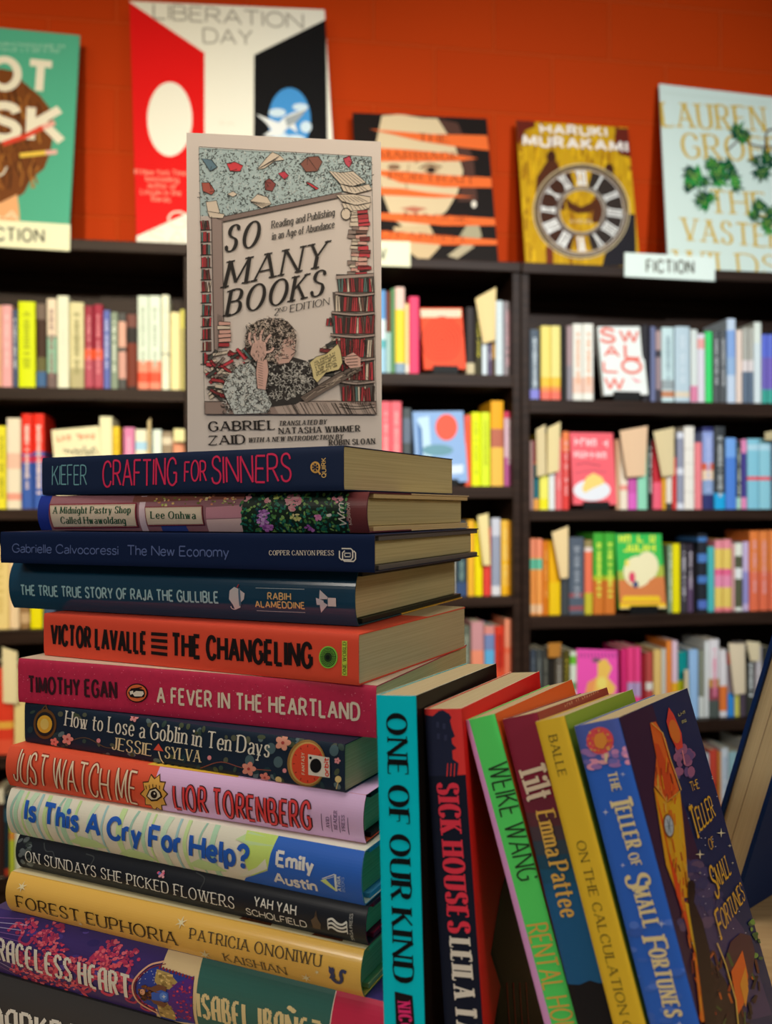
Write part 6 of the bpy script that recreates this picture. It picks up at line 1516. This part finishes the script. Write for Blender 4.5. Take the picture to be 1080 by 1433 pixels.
def cover(A):
    r = random.Random(101)
    INK = '#1c1816'
    RED, RED2, BRN, TEAL, CRM, PNK, GRY = '#8c2c30', '#a8343c', '#5c4038', '#4c6460', '#bcae9c', '#b88c80', '#786860'

    def quad(x, y, w, h, c, rot=0.0, l=4, e=0.7):
        cs, sn = math.cos(rot), math.sin(rot)
        P = [(x + a * cs - b * sn, y + a * sn + b * cs) for a, b in ((0, 0), (w, 0), (w, h), (0, h))]
        A.poly(P, c, l); A.stroke(P, e, INK, l + 1, closed=True)

    def books_row(x0, x1, y0, y1, l=4, k=1.0, sk=0.0):
        x = x0
        while x < x1 - 0.6:
            w = r.uniform(2.0, 4.4) * k; w = min(w, x1 - x); tl = r.uniform(0, (y1 - y0) * 0.18); d = r.uniform(-sk, sk)
            P = [(x + d, y0 + tl), (x + w + d, y0 + tl), (x + w, y1), (x, y1)]
            A.poly(P, r.choice([RED, RED, RED2, BRN, TEAL, '#342a26', CRM, '#6c2c2c']), l); A.stroke(P, 0.6, INK, l + 1, closed=True)
            x += w
    # sky with its swarm of marks
    A.poly([(278.5, 206.5), (519.5, 220), (520, 262), (498, 266), (310, 308), (296, 306), (280, 302)], '#8c9c9c', 1)
    for i in range(1700):
        x = r.uniform(279, 520); top = 207 + (x - 279) * 0.056; bot = 306 - max(0, x - 312) * 0.215
        y = r.uniform(top + 1, bot - 1)
        a = r.uniform(0, 6.28); l = r.uniform(1.4, 4.2); b = r.uniform(-0.9, 0.9)
        A.stroke([(x, y), (x + l * 0.5 * math.cos(a), y + l * 0.5 * math.sin(a)), (x + l * math.cos(a + b), min(bot, y + l * math.sin(a + b)))], r.uniform(0.45, 0.95), r.choice([INK, INK, INK, '#2c3434', '#c0c4c0']), 2)
    for P, c in (([(317, 229), (329, 227), (340, 232), (336, 240), (322, 240)], '#b02c34'), ([(370, 254), (377, 250), (386, 258), (381, 268), (371, 266)], '#703430'), ([(389, 243), (398, 240), (404, 246), (398, 252)], '#a02c3c'), ([(420, 230), (430, 220), (445, 219), (451, 227), (444, 240), (428, 241)], '#6c4034'), ([(428, 256), (433, 256), (446, 264), (442, 266)], '#a82c34'), ([(480, 222), (489, 218), (493, 228), (488, 235), (483, 230)], '#a03444'), ([(282, 256), (293, 256), (301, 268), (296, 273), (284, 268)], '#8c4438'), ([(282, 222), (296, 224), (304, 234), (294, 240)], '#4c6470')):
        A.poly(P, c, 3); A.stroke(P, 0.8, INK, 4, closed=True)
        for _ in range(4):
            a, b = r.sample(P, 2); A.stroke([a, ((a[0] + b[0]) / 2 + 1, (a[1] + b[1]) / 2 + 1)], 0.5, INK, 5)
    for P in ([(359, 238), (372, 222), (381, 213), (392, 218), (398, 224), (384, 226), (370, 236)], [(350, 282), (360, 272), (374, 276), (380, 286), (366, 292)], [(318, 272), (326, 268), (332, 272), (326, 276)]):
        A.poly(P, CRM, 3); A.stroke(P, 0.7, INK, 4, closed=True)
        for k in range(4): A.stroke([P[0], (P[3][0] - k * 2, P[3][1] + k * 2)], 0.4, INK, 5)
    # shelf pillar and beam on the left
    A.poly([(280, 302), (298, 303), (302, 500), (284, 505)], '#a09690', 2)
    y = 307
    while y < 498:
        h = r.uniform(15, 19); books_row(281.5 + (y - 307) * 0.012, 293.5 + (y - 307) * 0.012, y, y + h - 2.5, 3, 0.8, 2 if r.random() < 0.4 else 0); A.stroke([(280.5, y + h - 1.5), (296, y + h - 2)], 1.2, INK, 5); y += h
    A.poly([(295, 303), (311, 310), (313, 462), (302, 500), (299, 500)], '#7c6c66', 4); A.stroke([(311, 310), (313, 455)], 0.8, INK, 5); A.stroke([(296, 303), (300, 498)], 0.8, INK, 5)
    A.poly([(297, 303), (312, 310), (478, 275.5), (478, 269), (312, 303)], '#6c5c56', 4); A.stroke([(312, 311), (478, 276.4)], 1.1, INK, 5); A.stroke([(312, 303.5), (478, 269)], 0.7, INK, 5)
    A.poly([(288, 283), (303, 281), (308, 300), (292, 303)], CRM, 4); A.stroke([(288, 283), (303, 281), (308, 300), (292, 303)], 0.8, INK, 5, closed=True); A.poly([(290, 296), (314, 300), (312, 306), (294, 305)], CRM, 5); A.stroke([(290, 296), (314, 300), (312, 306), (294, 305)], 0.7, INK, 6, closed=True)
    for k in range(30):
        yy = 440 + k * 2; A.stroke([(304, yy), (311, yy + 4)], 0.4, INK, 6)
    # tower on the right: open book, stack, round shelves
    for P in ([(460, 240), (478, 242), (494, 240), (512, 256), (490, 262), (476, 258)], [(476, 258), (498, 262), (516, 258), (520, 266), (496, 272), (480, 268)], [(470, 273), (494, 272), (518, 276), (518, 284), (498, 288), (478, 282)], [(478, 284), (500, 288), (519, 284), (516, 292), (496, 298), (482, 294)]):
        A.poly(P, CRM, 5); A.stroke(P, 0.9, INK, 6, closed=True)
        for k in range(7): A.stroke([(P[0][0] + k * 5, P[0][1] + 1 + k * 0.3), (P[-1][0] + k * 6, P[-1][1] + 1)], 0.5, INK, 7)
    A.ring(484, 300, 7, 8, 1.2, INK, 7); A.ell(484, 300, 6.4, 7.4, CRM, 6)
    y = 296
    for i in range(17):
        w = r.uniform(24, 31) * (1 - 0.15 * math.sin(i / 17 * 3.14)); x = 502 - w / 2 + r.uniform(-3, 3)
        quad(x, y + r.uniform(-1, 1), w * 0.44, r.uniform(4.5, 6.5), r.choice([CRM, CRM, PNK, GRY]), r.uniform(-0.10, 0.22), 5); quad(x + w * 0.42, y + r.uniform(-1, 2), w * 0.6, r.uniform(4.5, 6.5), r.choice([RED, RED2, '#6c2c2c', BRN, PNK]), r.uniform(-0.12, 0.05), 6); y += 5.3
    for i, (ya, yb, xa) in enumerate(((388, 409, 473), (413, 436, 468), (441, 467, 466), (472, 500, 470), (506, 532, 478), (540, 566, 478))):
        A.poly([(xa - 3, ya - 4), (523, ya - 3), (524, yb), (xa, yb)], '#4c4440', 5); books_row(xa + 1, 522, ya, yb, 6, 0.95, 2.5)
        A.poly([(xa - 4, yb - 0.5), (498, yb + 2.5), (524, yb), (524, yb + 4), (498, yb + 6.5), (xa - 4, yb + 3.5)], '#8c7c74', 8); A.stroke([(xa - 4, yb), (498, yb + 3), (524, yb + 0.4)], 0.9, INK, 9, True); A.stroke([(xa - 4, yb + 3.8), (498, yb + 6.8), (524, yb + 4.2)], 1.1, INK, 9, True)
    A.poly([(470, 386), (523, 383), (523, 387), (470, 391)], '#8c7c74', 8); A.stroke([(470, 386), (523, 383)], 0.9, INK, 9)
    # piles of books either side of the desk
    for i in range(70):
        x = r.uniform(285, 345); y = r.uniform(492, 556) - max(0, (x - 300)) * 0.15
        quad(x, y, r.uniform(12, 22), r.uniform(3.5, 5.5), r.choice([RED, RED2, CRM, CRM, '#6c2c2c', '#40403c', TEAL, GRY]), r.uniform(-0.9, 0.9), r.choice([4, 5, 6]))
    for k in range(6): quad(306 + r.uniform(-2, 1), 450 + k * 6, r.uniform(15, 19), 5.5, r.choice([CRM, RED, PNK, '#7c7064']), r.uniform(-0.08, 0.08), 7)
    for i in range(46):
        x = r.uniform(418, 468); y = r.uniform(464, 520)
        if y < 512 - (x - 418) * 1.0: continue
        quad(x, y, r.uniform(12, 20), r.uniform(3.5, 5.5), r.choice([RED, RED2, CRM, '#6c2c2c', '#40403c', CRM]), r.uniform(-0.7, 0.2), r.choice([4, 5, 6]))
    books_row(456, 471, 444, 456, 5, 0.8, 2)
    # desk
    A.poly([(286, 562), (526, 562), (526.5, 580), (287, 580)], '#7c6a62', 7); A.poly([(380, 563), (470, 560), (526, 572), (526, 580), (390, 580)], '#94847a', 8)
    for i in range(60):
        x = r.uniform(390, 520); A.stroke([(x, 564), (x + 9, 580)], 0.4, INK, 9)
    A.stroke([(286, 562), (526, 562)], 0.9, INK, 9)
    # seated reader: coat, arms, head, note
    A.poly([(318, 530), (330, 514), (348, 506), (362, 504), (378, 512), (410, 500), (430, 506), (438, 524), (446, 540), (430, 556), (414, 566), (376, 570), (370, 578), (330, 580), (318, 562), (310, 546)], '#2c2826', 9)
    A.poly([(318, 528), (332, 514), (350, 508), (360, 520), (372, 548), (380, 566), (374, 578), (328, 580), (318, 560), (311, 545)], '#a4a8a4', 10)
    for i in range(1000):
        x = r.uniform(312, 440); y = r.uniform(508, 578)
        if x > 378 and y > 562 - (x - 378) * 0.2: continue
        if x < 322 and y < 524: continue
        c = r.choice([INK, INK, '#5c5c58', '#d0ccc4']) if x < 378 else r.choice(['#0c0a0a', '#c4c0b8', '#8c8880', '#a8a49c'])
        a = r.uniform(0, 6.28); q = r.uniform(1.2, 3.2)
        A.stroke([(x + q * math.cos(a + t), y + q * math.sin(a + t)) for t in (0, 1.0, 2.0, 3.0)], r.uniform(0.5, 1.0), c, 11)
    A.poly([(344, 470), (350, 456), (364, 448), (384, 446), (402, 450), (411, 460), (415, 476), (412, 494), (404, 506), (392, 512), (376, 506), (364, 512), (350, 500), (343, 486)], '#4c403a', 12)
    A.poly([(396, 476), (406, 472), (413, 480), (412, 496), (404, 508), (390, 510), (384, 500), (392, 490)], '#a8887c', 13); A.stroke([(406, 478), (408, 488), (414, 492), (407, 498)], 1.0, INK, 14, True); A.stroke([(396, 482), (404, 480)], 1.0, INK, 14); A.stroke([(394, 502), (404, 502)], 0.9, INK, 14)
    for i in range(900):
        a = r.uniform(0, 6.28); q = math.sqrt(r.random()); x = 379 + 35 * q * math.cos(a); y = 476 + 31 * q * math.sin(a)
        if x > 394 and y > 474 and r.random() < 0.75: continue
        s = r.uniform(1.2, 3.0); p = r.uniform(0, 6.28)
        A.stroke([(x + s * math.cos(p + t), y + s * math.sin(p + t)) for t in (0, 1.1, 2.2, 3.3)], r.uniform(0.5, 0.95), r.choice([INK, INK, '#14100e', '#9c8c80', '#a89888', '#b4a498']), 14)
    A.poly([(353, 482), (362, 476), (372, 480), (373, 496), (368, 506), (357, 506), (350, 496)], '#a8887c', 15); A.stroke([(353, 482), (350, 496), (357, 506)], 0.9, INK, 16, True); A.stroke([(372, 480), (373, 496), (368, 506)], 0.9, INK, 16, True)
    for P in ([(354, 486), (349, 477), (350, 466)], [(359, 482), (356, 470), (359, 460)], [(365, 481), (365, 469), (369, 460)], [(370, 484), (374, 475), (379, 469)]):
        A.stroke(P, 5.0, INK, 15, True); A.stroke(P, 3.5, '#b09084', 16, True); A.stroke([(P[1][0] - 1.4, P[1][1]), (P[1][0] + 1.4, P[1][1] + 0.6)], 0.5, INK, 17)
    A.stroke([(371, 494), (379, 492), (384, 486)], 4.8, INK, 15, True); A.stroke([(371, 494), (379, 492), (383, 487)], 3.3, '#b09084', 16, True)
    for i in range(26):
        x = r.uniform(352, 372); y = r.uniform(482, 504); A.stroke([(x, y), (x + r.uniform(-2, 2), y + 3)], 0.4, INK, 17)
    for i in range(60):
        a = r.uniform(0, 6.28); x = r.uniform(346, 384); y = r.uniform(455, 466); s = r.uniform(1.2, 2.6)
        A.stroke([(x + s * math.cos(a + t), y + s * math.sin(a + t)) for t in (0, 1.1, 2.2, 3.3)], 0.8, r.choice([INK, INK, '#a89888']), 18)
    A.poly([(360, 504), (374, 504), (376, 520), (372, 546), (360, 544), (358, 522)], '#b08c80', 15); A.stroke([(360, 504), (358, 522), (360, 544)], 0.9, INK, 16); A.stroke([(374, 504), (376, 520), (372, 546)], 0.9, INK, 16)
    for i in range(10): A.stroke([(361, 508 + i * 3.4), (368, 510 + i * 3.4)], 0.4, INK, 17)
    A.poly([(420, 556), (428, 564), (506, 518), (500, 510), (470, 524)], '#5c5048', 13)
    for i in range(40):
        t = r.random(); A.stroke([(422 + 78 * t, 557 - 44 * t + r.uniform(-1, 6)), (436 + 74 * t, 549 - 40 * t + r.uniform(-1, 6))], 0.5, r.choice([INK, '#a09080']), 14)
    A.stroke([(420, 556), (470, 524), (500, 510)], 0.9, INK, 15)
    A.poly([(433, 508), (442, 500), (456, 496), (472, 482), (476, 490), (479, 508), (474, 518), (456, 522), (444, 536), (438, 530), (436, 518)], '#c8b884', 16); A.stroke([(433, 508), (442, 500), (456, 496), (472, 482), (476, 490), (479, 508), (474, 518), (456, 522), (444, 536), (438, 530), (436, 518)], 0.8, INK, 17, closed=True)
    for k in range(6):
        x = 440 + k * 0.6; y = 509 + k * 3.6; A.scrib((x, y), (x + 29, y - 14), (x - 0.8, y - 2.4), '#2c241c', 17, 20 + k, 0.7)
    A.poly([(482, 500), (494, 494), (504, 502), (504, 514), (490, 516), (482, 508)], '#b08c80', 16)
    for k in range(4): A.stroke([(482 + k * 1.2, 500 + k * 4), (500, 498 + k * 4.4)], 0.8, INK, 17)
    for i in range(90):
        x = r.uniform(476, 512); y = r.uniform(476, 540)
        if 482 < x < 504 and 494 < y < 516: continue
        A.stroke([(x, y), (x + r.uniform(-3, 3), y + r.uniform(1, 4))], 0.6, INK, 15)
    # frame line of the picture
    A.stroke([(278.5, 206.5), (519.5, 220.5)], 0.8, INK, 10); A.stroke([(519.5, 220.5), (526.5, 580)], 0.5, INK, 10); A.stroke([(278.5, 206.5), (286.5, 580)], 0.5, INK, 10); A.stroke([(286.5, 580), (526.5, 580)], 0.8, INK, 10)
    # lettering
    k = dict(thick=1.5, thin=0.62, serif=0.85, slant=0.46)
    A.text('SO', (315, 353), (358, 345), (316, 318), INK, 6, track=3.0, **k); A.text('MANY', (314, 403), (452, 374), (315, 367), INK, 6, track=2.8, **k); A.text('BOOKS', (317, 442.5), (450, 413), (317, 408), INK, 6, track=2.4, **k)
    k = dict(thick=1.35, thin=0.75, serif=0.4)
    A.text('Reading and Publishing', (380, 320), (467.5, 302), (380, 310), INK, 6, slant=0.32, track=1.5, **k); A.text('in an Age of Abundance', (381, 336), (467, 319), (381, 326), INK, 6, slant=0.32, track=1.5, **k)
    A.text('2', (384, 442), (389.5, 441), (384, 432.5), INK, 6, slant=0.3, **k); A.text('ND', (391, 437), (401, 435), (391, 431), INK, 6, slant=0.3, track=2.4, **k); A.text('EDITION', (406, 437), (460, 426.5), (406, 427.5), INK, 6, slant=0.3, track=2.8, **k)
    k = dict(thick=2.3, thin=1.0, serif=0.7)
    A.text('GABRIEL', (293, 603.4), (384, 601), (293, 590.6), INK, 6, track=2.6, **k); A.text('ZAID', (293, 622.8), (342, 621), (293, 610.4), INK, 6, track=2.6, **k)
    A.text('TRANSLATED BY', (390.5, 596), (456, 593.6), (390.5, 589.6), INK, 6, slant=0.2, track=2.8, **k); A.text('NATASHA WIMMER', (390.5, 607.4), (503, 603.8), (390.5, 599), INK, 6, track=2.6, **k)
    A.text('WITH A NEW INTRODUCTION BY', (348, 619.4), (479, 614.2), (348, 613), INK, 6, slant=0.2, track=2.8, **k); A.text('ROBIN SLOAN', (461, 623.4), (524, 621.2), (461, 615.8), INK, 6, track=2.6, **k)


cover(A)
m.build('cover', root)
m = MB(); m.box((0.0008, 0.0007, 0.0005), (SW - 0.0005, ST - 0.0007, SH - 0.0005), PAGES_PALE); m.build('page_block', root)
